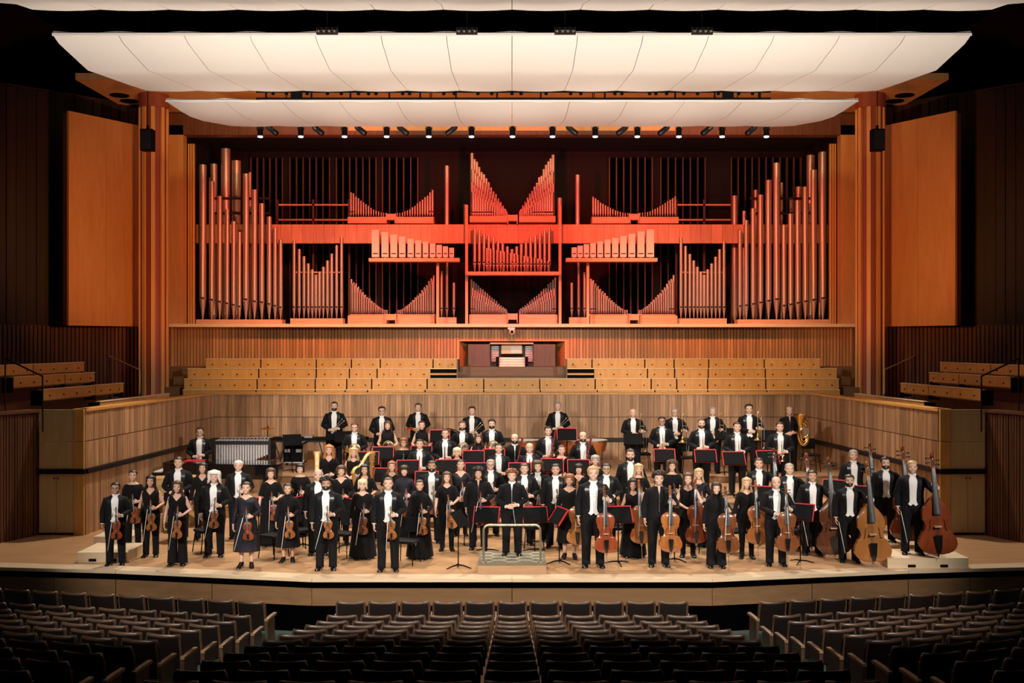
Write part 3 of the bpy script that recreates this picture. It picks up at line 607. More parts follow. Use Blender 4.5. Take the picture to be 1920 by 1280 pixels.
# ---------------------------------------------------------------- console
k = 36.6/F; c = empty('organ_console', (0, 36.6, 3.5)); z = lambda v: ZC+(640-v)*k-3.5; x = lambda u: (u-960)*k
def cb(nm, u0, u1, v0, v1, y0, y1, m, par=None):
    mb = MB(); mb.bx(x(u0), x(u1), y0, y1, z(v1), z(v0)); return mb.build(nm, M[m], par or c)
for u0, u1 in ((878, 919), (1000, 1041)):
    cb('side_cabinet', u0, u1, 645, 707, -.1, .9, 'console'); cb('door', u0+1, u1-1, 646, 686, -.13, -.1, 'console')
cb('back_board', 919, 1000, 645, 707, .5, .6, 'console'); cb('top_rail', 919, 1000, 642, 645, -.1, .6, 'maple_post')
for u0, u1 in ((921, 935), (985, 999)):
    j = cb('stop_jamb', u0, u1, 648, 679, .25, .3, 'console'); mb = MB()
    for a in range(5):
        for b in range(9): mb.lathe([(.02, 0), (.024, .05)], 6, 0, (x(u0+1.5+a*2.8), .25, z(650+b*3.3)), Matrix.Rotation(PI/2, 3, 'X'))
    stuff(mb.build('stop_knobs', M['teal'], j))
cb('music_desk', 940, 979, 646, 663, .2, .24, 'bench_top'); cb('open_score', 958, 978, 650, 662, .18, .2, 'paper'); cb('desk_lip', 939, 980, 663, 668, .1, .24, 'black')
for i in range(4):
    kb = cb('keyboard', 936, 984, 670+4.5*i, 673.3+4.5*i, .06-.1*i, .3-.1*i, 'ivory'); cb('key_slip', 936, 984, 673.3+4.5*i, 674.6+4.5*i, .08-.1*i, .3-.1*i, 'maple_post')
for u0, u1 in ((930, 936), (984, 990)): cb('key_cheek', u0, u1, 669, 687, -.3, .3, 'black')
cb('bench_seat', 920, 996, 693, 697, -.75, -.4, 'bench_top'); cb('bench_base', 924, 992, 697, 707, -.7, -.45, 'console')
tag(c, 'dark walnut organ console with four manuals and white stops', 'organ console')
o = empty('security_camera', at(960, 614, 36.15)); mb = MB(); mb.bx(-.14, .1, -.05, .1, -.06, 0); mb.build('mount', M['teal'], o)
mb = MB(); mb.ell((0, -.05, -.13), (.1, .1, .11)); mb.build('dome', M['teal'], o); mb = MB(); mb.ell((0, -.12, -.14), (.055, .04, .06)); mb.build('lens', M['black'], o)
tag(o, 'small white remote camera under the organ sill', 'camera')
# ================================================================ PEOPLE (unit figure 1.75 m tall, facing -Y, feet at origin)
TM = [(.80,.10,.07,.08),(.86,.165,.105,.115),(.94,.172,.11,.12),(1.02,.160,.108,.108),(1.10,.153,.105,.102),(1.20,.160,.112,.106),(1.30,.178,.120,.115),(1.38,.186,.115,.112),(1.43,.172,.095,.10),(1.465,.115,.07,.085),(1.49,.068,.056,.066),(1.53,.057,.053,.062),(1.58,.054,.053,.060)]
TF = [(.80,.10,.07,.08),(.86,.165,.10,.115),(.94,.176,.105,.125),(1.02,.155,.098,.105),(1.10,.128,.09,.092),(1.20,.138,.108,.095),(1.28,.152,.136,.10),(1.36,.158,.115,.10),(1.42,.152,.088,.09),(1.46,.10,.064,.078),(1.49,.058,.048,.056),(1.53,.048,.046,.054),(1.58,.047,.046,.054)]
def tors(T, z):
    zs = [t[0] for t in T]
    return [float(np.interp(z, zs, [t[i] for t in T])) for i in (1, 2, 3)]
def ering(z, rx, yf, yb, n=24, cx=0, cy=0):
    out = []
    for i in range(n):
        a = 2*PI*i/n; c, s_ = math.cos(a), math.sin(a)
        out.append((cx+rx*c, cy+(yb if s_ > 0 else yf)*s_, z))
    return out
HZ = [(1.517,.026,.080,.015),(1.526,.040,.094,.035),(1.54,.050,.099,.055),(1.56,.058,.100,.072),(1.59,.067,.098,.085),(1.62,.073,.096,.093),(1.65,.0755,.097,.099),(1.68,.077,.097,.102),(1.705,.074,.090,.100),(1.73,.062,.073,.086),(1.745,.043,.05,.062),(1.754,.02,.025,.03)]
def headr(z): zs = [h[0] for h in HZ]; return [float(np.interp(z, zs, [h[i] for h in HZ])) for i in (1, 2, 3)]
HY = -.012
def hand(mb, wr, d, n, side, curl, m=0):
    d = Vector(d).normalized(); n = Vector(n); n = (n-d*n.dot(d)).normalized(); s = d.cross(n)*side; wr = Vector(wr)
    rings = []
    for t, w_, th in ((-.01,.026,.020),(.02,.030,.018),(.05,.040,.016),(.085,.042,.014),(.095,.038,.011)):
        c = wr+d*t; rings.append([c+s*w_*math.cos(a)+n*th*math.sin(a) for a in [2*PI*q/10 for q in range(10)]])
    mb.loft(rings, m)
    for i, (L, off) in enumerate(((.072,.030),(.080,.011),(.074,-.009),(.058,-.028))):
        p = wr+d*.085+s*off; path = [p-d*.015, p]; ang = 0
        for sg in (.45, .32, .23):
            ang += curl*(1.0 if sg == .45 else 1.1); dd = d*math.cos(ang)+n*math.sin(ang); p = p+dd*(L*sg); path.append(p)
        mb.tube(path, [.009,.0095,.009,.008,.0068], 7, m)
    p = wr+d*.025+s*.030; dd = (d*.6+s*.65+n*.35).normalized(); p2 = p+dd*.04; d2 = (d*.8+n*.5*(.4+curl)+s*.15).normalized(); p3 = p2+d2*.032
    mb.tube([p-dd*.02, p, p2, p3], [.012,.0125,.0105,.008], 7, m)
    return wr+d*.085+n*.028
RH = ((-.235,.02,1.13), (-.235,-.05,.885), (0,-.12,-1), (1,-.1,0), .32)          # right arm hanging
POSE = {
 'VN': (RH, ((.265,-.01,1.15), (.135,-.235,1.075), (-.85,-.45,.05), (-.35,.85,0), .75)),
 'TWO': (((-.265,.0,1.13), (-.095,-.225,1.02), (.80,-.35,-.05), (.25,.9,0), .6), ((.265,.0,1.14), (.105,-.235,1.055), (-.80,-.35,0), (-.25,.9,0), .6)),
 'CE': (RH, ((.285,-.06,1.17), (.235,-.275,1.20), (-.72,-.35,.38), (-.3,.9,0), .8)),
 'CE2': (((-.25,-.04,1.14), (-.04,-.30,1.06), (.85,-.25,-.1), (.0,.3,-.9), .25), ((.285,-.06,1.16), (.215,-.285,1.15), (-.72,-.35,.3), (-.3,.9,0), .8)),
 'BA': (RH, ((.32,-.08,1.22), (.35,-.30,1.30), (-.55,-.35,.5), (-.3,.9,0), .8)),
 'TB': (((-.25,-.02,1.14), (-.01,-.26,1.08), (.85,-.3,.0), (.2,.9,0), .7), ((.29,-.03,1.16), (.245,-.255,1.15), (-.70,-.4,.1), (-.3,.85,0), .75)),
}
SHX = {'M': .178, 'F': .148}
def arm_path(sex, sg, P, e=.0):
    sh = Vector((sg*(SHX[sex]-.012), .0, 1.392)); el, wr = Vector(P[0]), Vector(P[1])
    if sex == 'F': el = Vector((el.x*.9, el.y, el.z)); wr = Vector((wr.x, wr.y, wr.z))
    inn = Vector((sg*(SHX[sex]-.075), 0, 1.405))
    return [inn, sh, sh.lerp(el, .35), sh.lerp(el, .8), el, el.lerp(wr, .25), el.lerp(wr, .7), wr]
LEGX = {'M': .10, 'F': .085}
def remesh(mb, vox, target):
    me = mb.mesh('tmp', M['black'], 0); o = bpy.data.objects.new('tmp', me); COL.objects.link(o)
    r = o.modifiers.new('r', 'REMESH'); r.mode = 'VOXEL'; r.voxel_size = vox; r.use_smooth_shade = True
    sm = o.modifiers.new('s', 'SMOOTH'); sm.factor = .5; sm.iterations = 2
    dc = o.modifiers.new('d', 'DECIMATE'); dc.ratio = target
    dg = bpy.context.evaluated_depsgraph_get(); ev = o.evaluated_get(dg); m2 = bpy.data.meshes.new_from_object(ev)
    vs_ = [tuple(v.co) for v in m2.vertices]; fs = [tuple(p.vertices) for p in m2.polygons]
    bpy.data.objects.remove(o); bpy.data.meshes.remove(me); bpy.data.meshes.remove(m2)
    return vs_, fs
BODY = {}; GRIP = {}
def body(pose, sex):
    key = (pose, sex)
    if key in BODY: return BODY[key]
    T = TM if sex == 'M' else TF; mb = MB()
    mb.loft([ering(z, rx, yf, yb, 24) for z, rx, yf, yb in T])
    mb.loft([ering(z, rx, yf, yb, 24, 0, HY) for z, rx, yf, yb in HZ])
    mb.loft([[(-.008,-.106,1.648),(.008,-.106,1.648),(.006,-.09,1.65),(-.006,-.09,1.65)],[(-.012,-.126,1.612),(.012,-.126,1.612),(.02,-.09,1.61),(-.02,-.09,1.61)],[(-.016,-.12,1.602),(.016,-.12,1.602),(.02,-.09,1.60),(-.02,-.09,1.60)]])
    mb.ell((0, -.088, 1.54), (.022, .022, .016)); mb.ell((0, -.098, 1.566), (.028, .014, .014)); mb.ell((0, -.092, 1.668), (.05, .018, .010))
    for s in (-1, 1):
        mb.ell((s*.078, .0, 1.63), (.012, .020, .032)); mb.ell((s*.042, -.085, 1.605), (.024, .022, .022))
        lx = s*LEGX[sex]
        mb.tube([(lx*.85,0,.93),(lx,0,.82),(lx*1.02,-.005,.64),(lx*1.05,-.008,.48),(lx*1.08,.008,.32),(lx*1.1,.015,.10),(lx*1.1,.012,.05)], [.088,.088,.072,.056,.050,.032,.030], 14)
        mb.loft([[(lx*1.1+x*w_, y, z) for x, z in ((-1,.012),(1,.012),(.9,h),(-.9,h))] for y, w_, h in ((.05,.020,.04),(.02,.026,.07),(-.06,.030,.045),(-.14,.032,.028),(-.17,.02,.02))])
        P = POSE[pose][0 if s < 0 else 1]; p = arm_path(sex, s, P); f = 1 if sex == 'M' else .84
        mb.tube(p, [.05*f,.056*f,.05*f,.041*f,.039*f,.040*f,.031*f,.026*f], 12)
        GRIP[(pose, sex, s)] = hand(mb, p[-1], P[2], P[3], s*-1, P[4])
    vs_, fs = remesh(mb, .0075, .20)
    out = MB(); out.add(vs_, fs, 0)
    for s in (-1, 1):
        out.ell((s*.031, -.1035, 1.640), (.0125, .006, .0065), 1, 10, 6); out.ell((s*.031, -.1085, 1.640), (.0062, .0035, .0062), 2, 8, 5)
        out.tube([(s*.015,-.108,1.657),(s*.032,-.108,1.662),(s*.048,-.098,1.656)], [.002,.003,.002], 6, 4)
    arc = [(x, -.1135+abs(x)*.30, 1.5665+abs(x)*.16) for x in (-.027,-.014,0,.014,.027)]
    out.tube(arc, [.002,.0055,.0062,.0055,.002], 6, 3)
    out.tube([(p[0]*.75, p[1]-.0035, p[2]+.0022) for p in arc], [.001,.0032,.0038,.0032,.001], 6, 5)
    BODY[key] = out.mesh('body_%s_%s' % key, [SK[0], M['eye_white'], M['iris'], M['lip'], HC['dark'], M['teeth']], 0)
    return BODY[key]
CL = {}
def cached(key, fn):
    if key not in CL: CL[key] = fn()
    return CL[key]
def shell(mb, rows, th, m=0):     # open sheet (rows of points) given thickness toward the body axis
    nr, nc = len(rows), len(rows[0]); P = [Vector(p) for r in rows for p in r]
    I = [p-Vector((p.x, p.y, 0)).normalized()*th for p in P]; o = len(P); fs = []
    for i in range(nr-1):
        for j in range(nc-1):
            a = i*nc+j; fs.append((a, a+1, a+nc+1, a+nc)); fs.append((o+a, o+a+nc, o+a+nc+1, o+a+1))
    for j in range(nc-1): fs.append((j+1, j, o+j, o+j+1)); a = (nr-1)*nc+j; fs.append((a, a+1, o+a+1, o+a))
    for i in range(nr-1): a = i*nc; fs.append((a, a+nc, o+a+nc, o+a)); a += nc-1; fs.append((a+nc, a, o+a, o+a+nc))
    mb.add(P+I, fs, m)
def sleeves(mb, pose, sex, off, upto=1.0, m=0, flare=0):
    for s in (-1, 1):
        p = arm_path(sex, s, POSE[pose][0 if s < 0 else 1]); f = 1 if sex == 'M' else .84; r = [.038*f,.056*f,.053*f,.046*f,.044*f,.043*f,.036*f,.031*f]
        k = {1.0: 8, .6: 5, .4: 4, .85: 7}[upto]; pp = p[:k]; rr = [q+off for q in r[:k]]; rr[-1] += flare
        if upto == 1.0: pp[-1] = p[-2].lerp(p[-1], .82)
        mb.tube(pp, rr, 14, m)
def front_ang(z, xo, rx): return math.asin(min(.95, xo/rx))
def tailcoat(pose, xop=(.075,.062,.058,.030), closed=False):
    def fn():
        mb = MB(); rows = []; n = 28
        zs = [.93,.97,1.02,1.08,1.15,1.22,1.30,1.37,1.415,1.445,1.468,1.492] if not closed else [.80,.88,.96,1.04,1.12,1.2,1.28,1.35,1.415,1.445,1.468,1.492]
        for z in zs:
            rx, yf, yb = tors(TM, z); sh = .03 if z < 1.40 else .022
            if z > 1.40: rx = {1.415:.185, 1.445:.150, 1.468:.098, 1.492:.064}[z]; yf = {1.415:.100, 1.445:.082, 1.468:.064, 1.492:.052}[z]
            if closed and z < 1.0: rx += .015; yf += .01
            xo = float(np.interp(z, [.93, .98, 1.2, 1.4, 1.46, 1.5], [.12, xop[2], xop[1], xop[0], .05, xop[3]])) if not closed else float(np.interp(z, [1.2, 1.36, 1.5], [.004, .006, .03]))
            a0 = front_ang(z, xo, rx+sh); row = []
            for j in range(n+1):
                a = -PI/2+a0+(2*PI-2*a0)*j/n; c, s_ = math.cos(a), math.sin(a); row.append(((rx+sh)*c, ((yb if s_ > 0 else yf)+sh)*s_, z))
            rows.append(row)
        shell(mb, rows, .014)
        if not closed:
            for e in (0, -1):                        # satin lapels
                sg = 1 if e == 0 else -1; pts = []
                for r in rows[3:]:
                    p = Vector(r[e]); q = Vector(r[2 if e == 0 else -3]); w_ = .35 if p.z < 1.1 else .9 if 1.25 < p.z < 1.42 else .6
                    pts.append([p+Vector((0,-.010,0)), p.lerp(q, w_)+Vector((0,-.012,0)), p.lerp(q, w_)+Vector((0,.004,0)), p+Vector((0,.004,0))])
                mb.loft(pts, 1)
            tr = []
            for z, g in ((1.0,0),(.85,.012),(.65,.02),(.5,.02)):
                rx, yf, yb = tors(TM, max(z, .9)); half = float(np.interp(z, [.5, 1.0], [.55, 1.15]))
                tr.append([((rx+.03+g)*math.sin(t), (yb+.03+g)*math.cos(t), z) for t in np.linspace(half, -half, 11)])
            shell(mb, tr, .008)
        else:
            for z in (.98, 1.1, 1.22, 1.33): rx, yf, yb = tors(TM, z); mb.ell((.012, -(yf+.034), z), (.010, .006, .010), 1, 8, 5)
        sleeves(mb, pose, 'M', .012)
        return mb.mesh('tailcoat', [M['cloth_black'], M['satin']], 45)
    return cached(('coat', pose, closed), fn)
def shirt(pose):
    def fn():
        mb = MB(); rings = []
        for z in (.95, 1.0, 1.08, 1.15, 1.22, 1.30, 1.37, 1.42, 1.455, 1.48):
            rx, yf, yb = tors(TM, z); o = .014 if z < 1.4 else .009; rings.append(ering(z, rx+o, yf+o+.004, yb+o, 24))
        mb.loft(rings)
        mb.loft([ering(1.478, .073, .064, .074, 20), ering(1.515, .067, .066, .072, 20), ering(1.515, .060, .058, .064, 20)], 0)      # collar
        for s in (-1, 1):
            mb.loft([[(s*x, y, z) for y, z in ((-.082,1.493-h),(-.066,1.493-h),(-.066,1.493+h),(-.082,1.493+h))] for x, h in ((.004,.007),(.022,.014),(.048,.019),(.052,.017))])
            p = arm_path('M', s, POSE[pose][0 if s < 0 else 1]); mb.tube([p[-2].lerp(p[-1], .72), p[-2].lerp(p[-1], .97)], .037, 12)
        mb.ell((0, -.08, 1.493), (.010, .010, .012), 0, 8, 5)
        for sg in (-1, 1):                                                    # waistcoat points below the jacket
            mb.loft([[(sg*.005,-.127,1.02),(sg*.10,-.118,1.02),(sg*.10,-.112,1.02),(sg*.005,-.12,1.02)],[(sg*.005,-.130,.955),(sg*.10,-.118,.975),(sg*.10,-.112,.975),(sg*.005,-.12,.955)],[(sg*.03,-.131,.925),(sg*.05,-.130,.925),(sg*.05,-.122,.925),(sg*.03,-.122,.925)]])
        return mb.mesh('shirt', M['shirt'], 50)
    return cached(('shirt', pose), fn)
def trousers(sex, wide=0.0):
    def fn():
        T = TM if sex == 'M' else TF; mb = MB()
        mb.loft([ering(z, *[q+.016 for q in tors(T, z)], 24) for z in (.79, .815, .84, .87, .94, 1.02 if sex == 'M' else 1.06)])
        for s in (-1, 1):
            lx = s*LEGX[sex]; k = 1 if sex == 'M' else .9
            mb.tube([(lx*.86,0,.93),(lx*.96,0,.80),(lx*1.02,-.004,.62),(lx*1.06,-.006,.45),(lx*1.08,.005,.28),(lx*1.1,.004,.12),(lx*1.1,-.008,.035)],
                    [.106*k+.004,.108*k+.004,.090*k+wide*.2,.076*k+wide*.5,.072*k+wide*.75,.068*k+wide,.070*k+wide*1.05], 14)
        return mb.mesh('trousers', M['cloth_black'], 60)
    return cached(('trousers', sex, wide), fn)
def shoe(heel=0):
    def fn():
        mb = MB(); rings = []
        for y, w_, h in ((.075,.020,.05),(.06,.036,.075),(.02,.040,.095),(-.04,.043,.085),(-.10,.048,.062),(-.16,.046,.048),(-.20,.032,.036),(-.212,.016,.026)):
            rings.append([(x*w_, y, (z*h if z > 0 else .0)+(.03 if heel and y > -.03 else .012 if heel and y > -.1 else 0)*(1 if z > 0 else .6)) for x, z in ((-1,0),(1,0),(1,.45),(.7,.9),(0,1),(-.7,.9),(-1,.45))])
        mb.loft(rings)
        if heel: mb.lathe([(.008, 0), (.016, .04)], 8, 0, (0, .055, 0))
        return mb.mesh('shoe', M['shoe'], 60)
    return cached(('shoe', heel), fn)
def top(pose, sleeve, neck, ms='cloth_soft', jacket=False):
    def fn():
        mb = MB(); T = TF; rings = []; n = 28
        zs = [.90,.96,1.02,1.10,1.18,1.26,1.32,1.36,1.40,1.425,1.445] + ([1.47, 1.50, 1.525] if neck == 'high' else [])
        dip = {'high': 0, 'boat': .012, 'scoop': .055, 'v': .10, 'square': .07}[neck]
        for z in zs:
            rx, yf, yb = tors(T, min(z, 1.58)); o = .016 if z < 1.42 else .010; ring = []
            for i in range(n):
                a = 2*PI*i/n; c, s_ = math.cos(a), math.sin(a); zz_ = z
                if z > 1.30 and neck != 'high' and s_ < 0:
                    w_ = max(0, 1-abs(c)*(1.9 if neck in ('v', 'scoop') else 1.35)); w_ = w_ if neck == 'v' else min(1, w_*1.8)
                    zz_ = z-dip*w_*(z-1.30)/.145
                q = tors(T, min(zz_, 1.58)); ring.append(((q[0]+o)*c, ((q[2] if s_ > 0 else q[1])+o)*s_, zz_))
            rings.append(ring)
        mb.loft(rings)
        if sleeve: sleeves(mb, pose, 'F', .011, {'long': 1.0, 'elbow': .6, 'short': .4, 'three': .85}[sleeve], 0, .012 if sleeve != 'long' else 0)
        return mb.mesh('top', M[ms], 60)
    return cached(('top', pose, sleeve, neck, ms), fn)
def skirt(hem, flare, ms='cloth_soft'):
    def fn():
        mb = MB(); rings = []; n = 36
        for t in np.linspace(0, 1, 12):
            z = 1.06+(hem-1.06)*t; rx, yf, yb = tors(TF, max(z, .94)); g = .02+flare*max(0, t-.12)**1.1
            rings.append([((rx+g)*math.cos(a)*(1+.05*t*math.sin(a*9)), ((yb if math.sin(a) > 0 else yf)+g*.8+.02*t)*math.sin(a)*(1+.05*t*math.sin(a*9)), z) for a in [2*PI*i/n for i in range(n)]])
        mb.loft(rings)
        return mb.mesh('skirt', M[ms], 70)
    return cached(('skirt', hem, flare, ms), fn)
def hair(style, seed=0):
    def fn():
        rr = random.Random(style+str(seed)); nth = 36; nt = 9; mb = MB()
        S = {'short': (1.705, 1.668, 1.565, .014, 0, 0), 'crew': (1.712, 1.675, 1.585, .008, 0, 0), 'quiff': (1.715, 1.67, 1.57, .020, .002, .018), 'bob': (1.688, 1.535, 1.525, .024, 0, 0), 'long': (1.705, 1.40, 1.36, .024, .004, 0),
             'vlong': (1.705, 1.30, 1.25, .034, .006, 0), 'up': (1.708, 1.675, 1.585, .014, 0, 0), 'fringe': (1.672, 1.53, 1.52, .024, 0, 0), 'curly': (1.70, 1.60, 1.54, .040, .014, .01), 'bigcurl': (1.70, 1.46, 1.43, .045, .014, .005), 'wavy': (1.705, 1.50, 1.47, .045, .008, .0)}[style]
        fr, sd, bk, off, ns, lift = S; grid = []
        for i in range(nth):
            a = 2*PI*i/nth; c, s_ = math.cos(a), math.sin(a); f = -s_                      # f=1 at the face
            ab = math.degrees(math.acos(max(-1, min(1, f))))                                # 0 at front, 180 at back
            lo = float(np.interp(ab, [0, 48, 66, 92, 120, 180], [fr, fr-.006, sd+.02, sd, (sd+bk)/2, bk])) if sd < 1.6 else float(np.interp(ab, [0, 22, 40, 55, 68, 80, 92, 104, 125, 180], [fr+.004, fr+.008, fr+.012, fr-.004, fr-.03, 1.625, 1.628, 1.668, bk+.03, bk]))
            col = []
            for j in range(nt+1):
                t = j/nt; z = lo+(1.757-lo)*t; q = headr(max(z, 1.60)); g = off*min(1, (.2+t*2.2 if ab < 60 else .8+t) if sd < 1.6 else .22+t*1.9)+rr.uniform(-ns, ns)
                if z < 1.60: g += (1.60-z)*.10+.004
                if z < 1.50 and s_ > 0: g += .02
                if j == nt: q = (.012, .012, .012); g = 0
                zt = z+(off*.85+lift*max(0, f))*t**3
                col.append(((q[0]+g)*c, HY+((q[2] if s_ > 0 else q[1])+g)*s_, zt+(rr.uniform(-ns, ns) if 0 < j < nt else 0)))
            grid.append(col)
        rings = [[grid[i][j] for i in range(nth)] for j in range(nt+1)]
        inn = [(x*.80, HY+(y-HY)*.80, z+.004) for x, y, z in rings[0]]
        mb.loft([inn]+rings, 0, (False, True))
        if style == 'up': mb.ell((0, .115, 1.66), (.05, .04, .045))
        return mb.mesh('hair', HC['dark'], 75 if ns < .01 else 30)
    return cached(('hair', style, seed), fn)
def fringe_bald():
    def fn():
        mb = MB(); rows = []
        for z, g in ((1.57,.004),(1.60,.010),(1.64,.012),(1.675,.010),(1.69,.002)):
            q = headr(z); rows.append([((q[0]+g)*math.sin(t), HY+(q[2]+g)*math.cos(t), z) for t in np.linspace(1.75, -1.75, 22)])
        shell(mb, rows, .006); return mb.mesh('hair', HC['grey'], 70)
    return cached(('hair', 'fringe_bald'), fn)
def beard():
    def fn():
        mb = MB(); rows = []
        for z, g, half in ((1.515,.004,.9),(1.525,.008,1.2),(1.545,.009,1.45),(1.575,.007,1.55),(1.60,.003,1.6)):
            q = headr(z); r = []
            for t in np.linspace(-half, half, 19):
                zz_ = z-(.022*max(0, 1-abs(t)/.35) if z > 1.57 else 0)-(.012*max(0, 1-abs(t)/.4) if 1.56 < z < 1.58 else 0)
                q = headr(zz_); r.append(((q[0]+g)*math.sin(t), HY-(q[1]+g)*math.cos(t), zz_))
            rows.append(r)
        shell(mb, rows, .004); mb.tube([(-.03,-.108,1.580),(0,-.117,1.585),(.03,-.108,1.580)], [.003,.005,.003], 6)
        return mb.mesh('beard', HC['dark'], 70)
    return cached('beard', fn)
def glasses():
    def fn():
        mb = MB()
        for s in (-1, 1):
            mb.tube([(s*.033+.022*math.cos(a), -.116+abs(.022*math.cos(a)+.033)*.02, 1.638+.017*math.sin(a)) for a in np.linspace(0, 2*PI, 13)], .0022, 5)
            mb.tube([(s*.055,-.114,1.642),(s*.080,-.09,1.642),(s*.084,.0,1.645)], .002, 5)
        mb.tube([(-.011,-.117,1.642),(.011,-.117,1.642)], .002, 5)
        return mb.mesh('glasses', M['black'], 0)
    return cached('glasses', fn)
def setmat(o, i, m): o.material_slots[i].link = 'OBJECT'; o.material_slots[i].material = m
def person(u, v, h, lev, pose, sex, outfit, hs, hc, sk, label, extra='', Y=None):
    """lev: floor height, None = stage riser function. Returns dict with the frame of the figure."""
    if Y is None:
        if lev is not None: Y = (ZC-lev-h)*F/(v-640)
        else:
            best = None
            for q in np.arange(20.0, 31.2, .05):
                e = abs((ZC-floor_z((u-960)*q/F, q)-h)*F/q-(v-640))
                if best is None or e < best[0]: best = (e, q)
            Y = best[1]
    X = (u-960)*Y/F; z = floor_z(X, Y) if lev is None else lev
    sc = (ZC-(v-640)*Y/F-z)/1.77
    o = link('person', body(pose, sex)); o.location = (X, Y, z); WX, WY = (1.13, 1.10) if sex == 'M' else (1.10, 1.08); o.scale = (sc*WX, sc*WY, sc)
    rz = math.atan2(X, Y)*-.55+random.uniform(-.05, .05); o.rotation_euler = (0, 0, rz)
    setmat(o, 0, SK[sk]); setmat(o, 4, HC[hc] if hc not in ('white', 'pale') else HC['grey'])
    tag(o, label, 'person', 'orchestra members')
    def kid(nm, me, m=None, slot=0, **k):
        c = link(nm, me, o, **k)
        if m is not None: setmat(c, slot, m)
        return c
    if hs == 'bald': kid('hair', fringe_bald(), HC[hc])
    elif hs: kid('hair', hair(hs, (int(u) % 3) if hs in ('curly', 'bigcurl', 'vlong', 'wavy') else 0), HC[hc])
    if 'b' in extra: kid('beard', beard(), HC[hc])
    if 'g' in extra: kid('glasses', glasses())
    if outfit == 'tails': kid('tailcoat', tailcoat(pose)); kid('shirt', shirt(pose)); kid('trousers', trousers('M'))
    elif outfit == 'jacket': kid('jacket', tailcoat(pose, closed=True)); kid('trousers', trousers('M')); kid('shirt', shirt(pose))
    elif outfit == 'shirt':
        kid('shirt', tailcoat(pose, closed=True)); kid('trousers', trousers('M'))
    else:
        slv, neck, low, ms = outfit
        kid('top', top(pose, slv, neck, ms))
        if low == 'trousers': kid('trousers', trousers('F'))
        elif low == 'wide': kid('trousers', trousers('F', .035))
        elif low == 'slim': kid('trousers', trousers('F', -.012))
        else: kid('skirt', skirt({'long': .05, 'midi': .33, 'maxi': .10}[low], {'long': .09, 'midi': .06, 'maxi': .10}[low], ms if ms == 'sequin' and low == 'midi' else 'cloth_soft'))
    for s in (-1, 1):
        kid('shoe', shoe(0 if sex == 'M' else 1), loc=(s*LEGX[sex]*1.1, .0, 0), rot=(0, 0, s*.16))
    Mx = Matrix.Translation(o.location) @ Matrix.Rotation(rz, 4, 'Z') @ Matrix.Diagonal((sc*WX, sc*WY, sc, 1))
    return dict(M=Mx, rz=rz, sc=sc, X=X, Y=Y, z=z, pose=pose, sex=sex, label=label, G=lambda s: Mx @ GRIP[(pose, sex, s)], P=lambda p: Mx @ Vector(p))
# ================================================================ INSTRUMENTS
def varnish(n, c1, c2): return wood(n, c1, c2, (4, 4, 1.2), .22, .05, .12, coat=.5, spec=.5)
VAR = {'amber': varnish('amber_varnish', (.27,.085,.022), (.38,.13,.035)), 'red': varnish('red_varnish', (.19,.036,.012), (.28,.06,.018)), 'brown': varnish('brown_varnish', (.15,.045,.016), (.22,.07,.024)),
       'dark': varnish('dark_varnish', (.075,.025,.012), (.13,.045,.02)), 'honey': varnish('honey_varnish', (.30,.11,.03), (.40,.16,.045))}
M['ebony'] = mat('ebony', (.008,.007,.007), .3); M['bridge'] = mat('maple_bridge', (.62,.42,.22), .5); M['string'] = mat('steel_string', (.5,.5,.5), .3, 1)
M['bowstick'] = mat('bow_stick', (.16,.05,.02), .35); M['bowhair'] = mat('bow_hair', (.82,.80,.74), .5)
def frame(B, T, rz=0, back=None):
    zx = (Vector(T)-Vector(B)).normalized(); y0 = Vector((-math.sin(rz), math.cos(rz), 0)) if back is None else Vector(back)
    xx = y0.cross(zx).normalized(); yy = zx.cross(xx)
    return Matrix(((xx.x, yy.x, zx.x, B[0]), (xx.y, yy.y, zx.y, B[1]), (xx.z, yy.z, zx.z, B[2]), (0, 0, 0, 1)))
OUT = {'v': [(0,.06),(.015,.13),(.05,.21),(.11,.268),(.18,.29),(.26,.282),(.32,.255),(.365,.235),(.375,.248),(.385,.225),(.42,.175),(.50,.155),(.58,.168),(.63,.195),(.645,.215),(.66,.200),(.70,.212),(.77,.232),(.83,.236),(.89,.222),(.94,.185),(.98,.115),(1,.05)],
       'b': [(0,.08),(.015,.16),(.05,.24),(.11,.295),(.18,.315),(.26,.305),(.32,.272),(.36,.25),(.37,.26),(.385,.235),(.42,.20),(.48,.185),(.55,.20),(.585,.225),(.60,.238),(.62,.225),(.68,.232),(.74,.226),(.80,.20),(.86,.16),(.92,.115),(.97,.07),(1,.045)]}
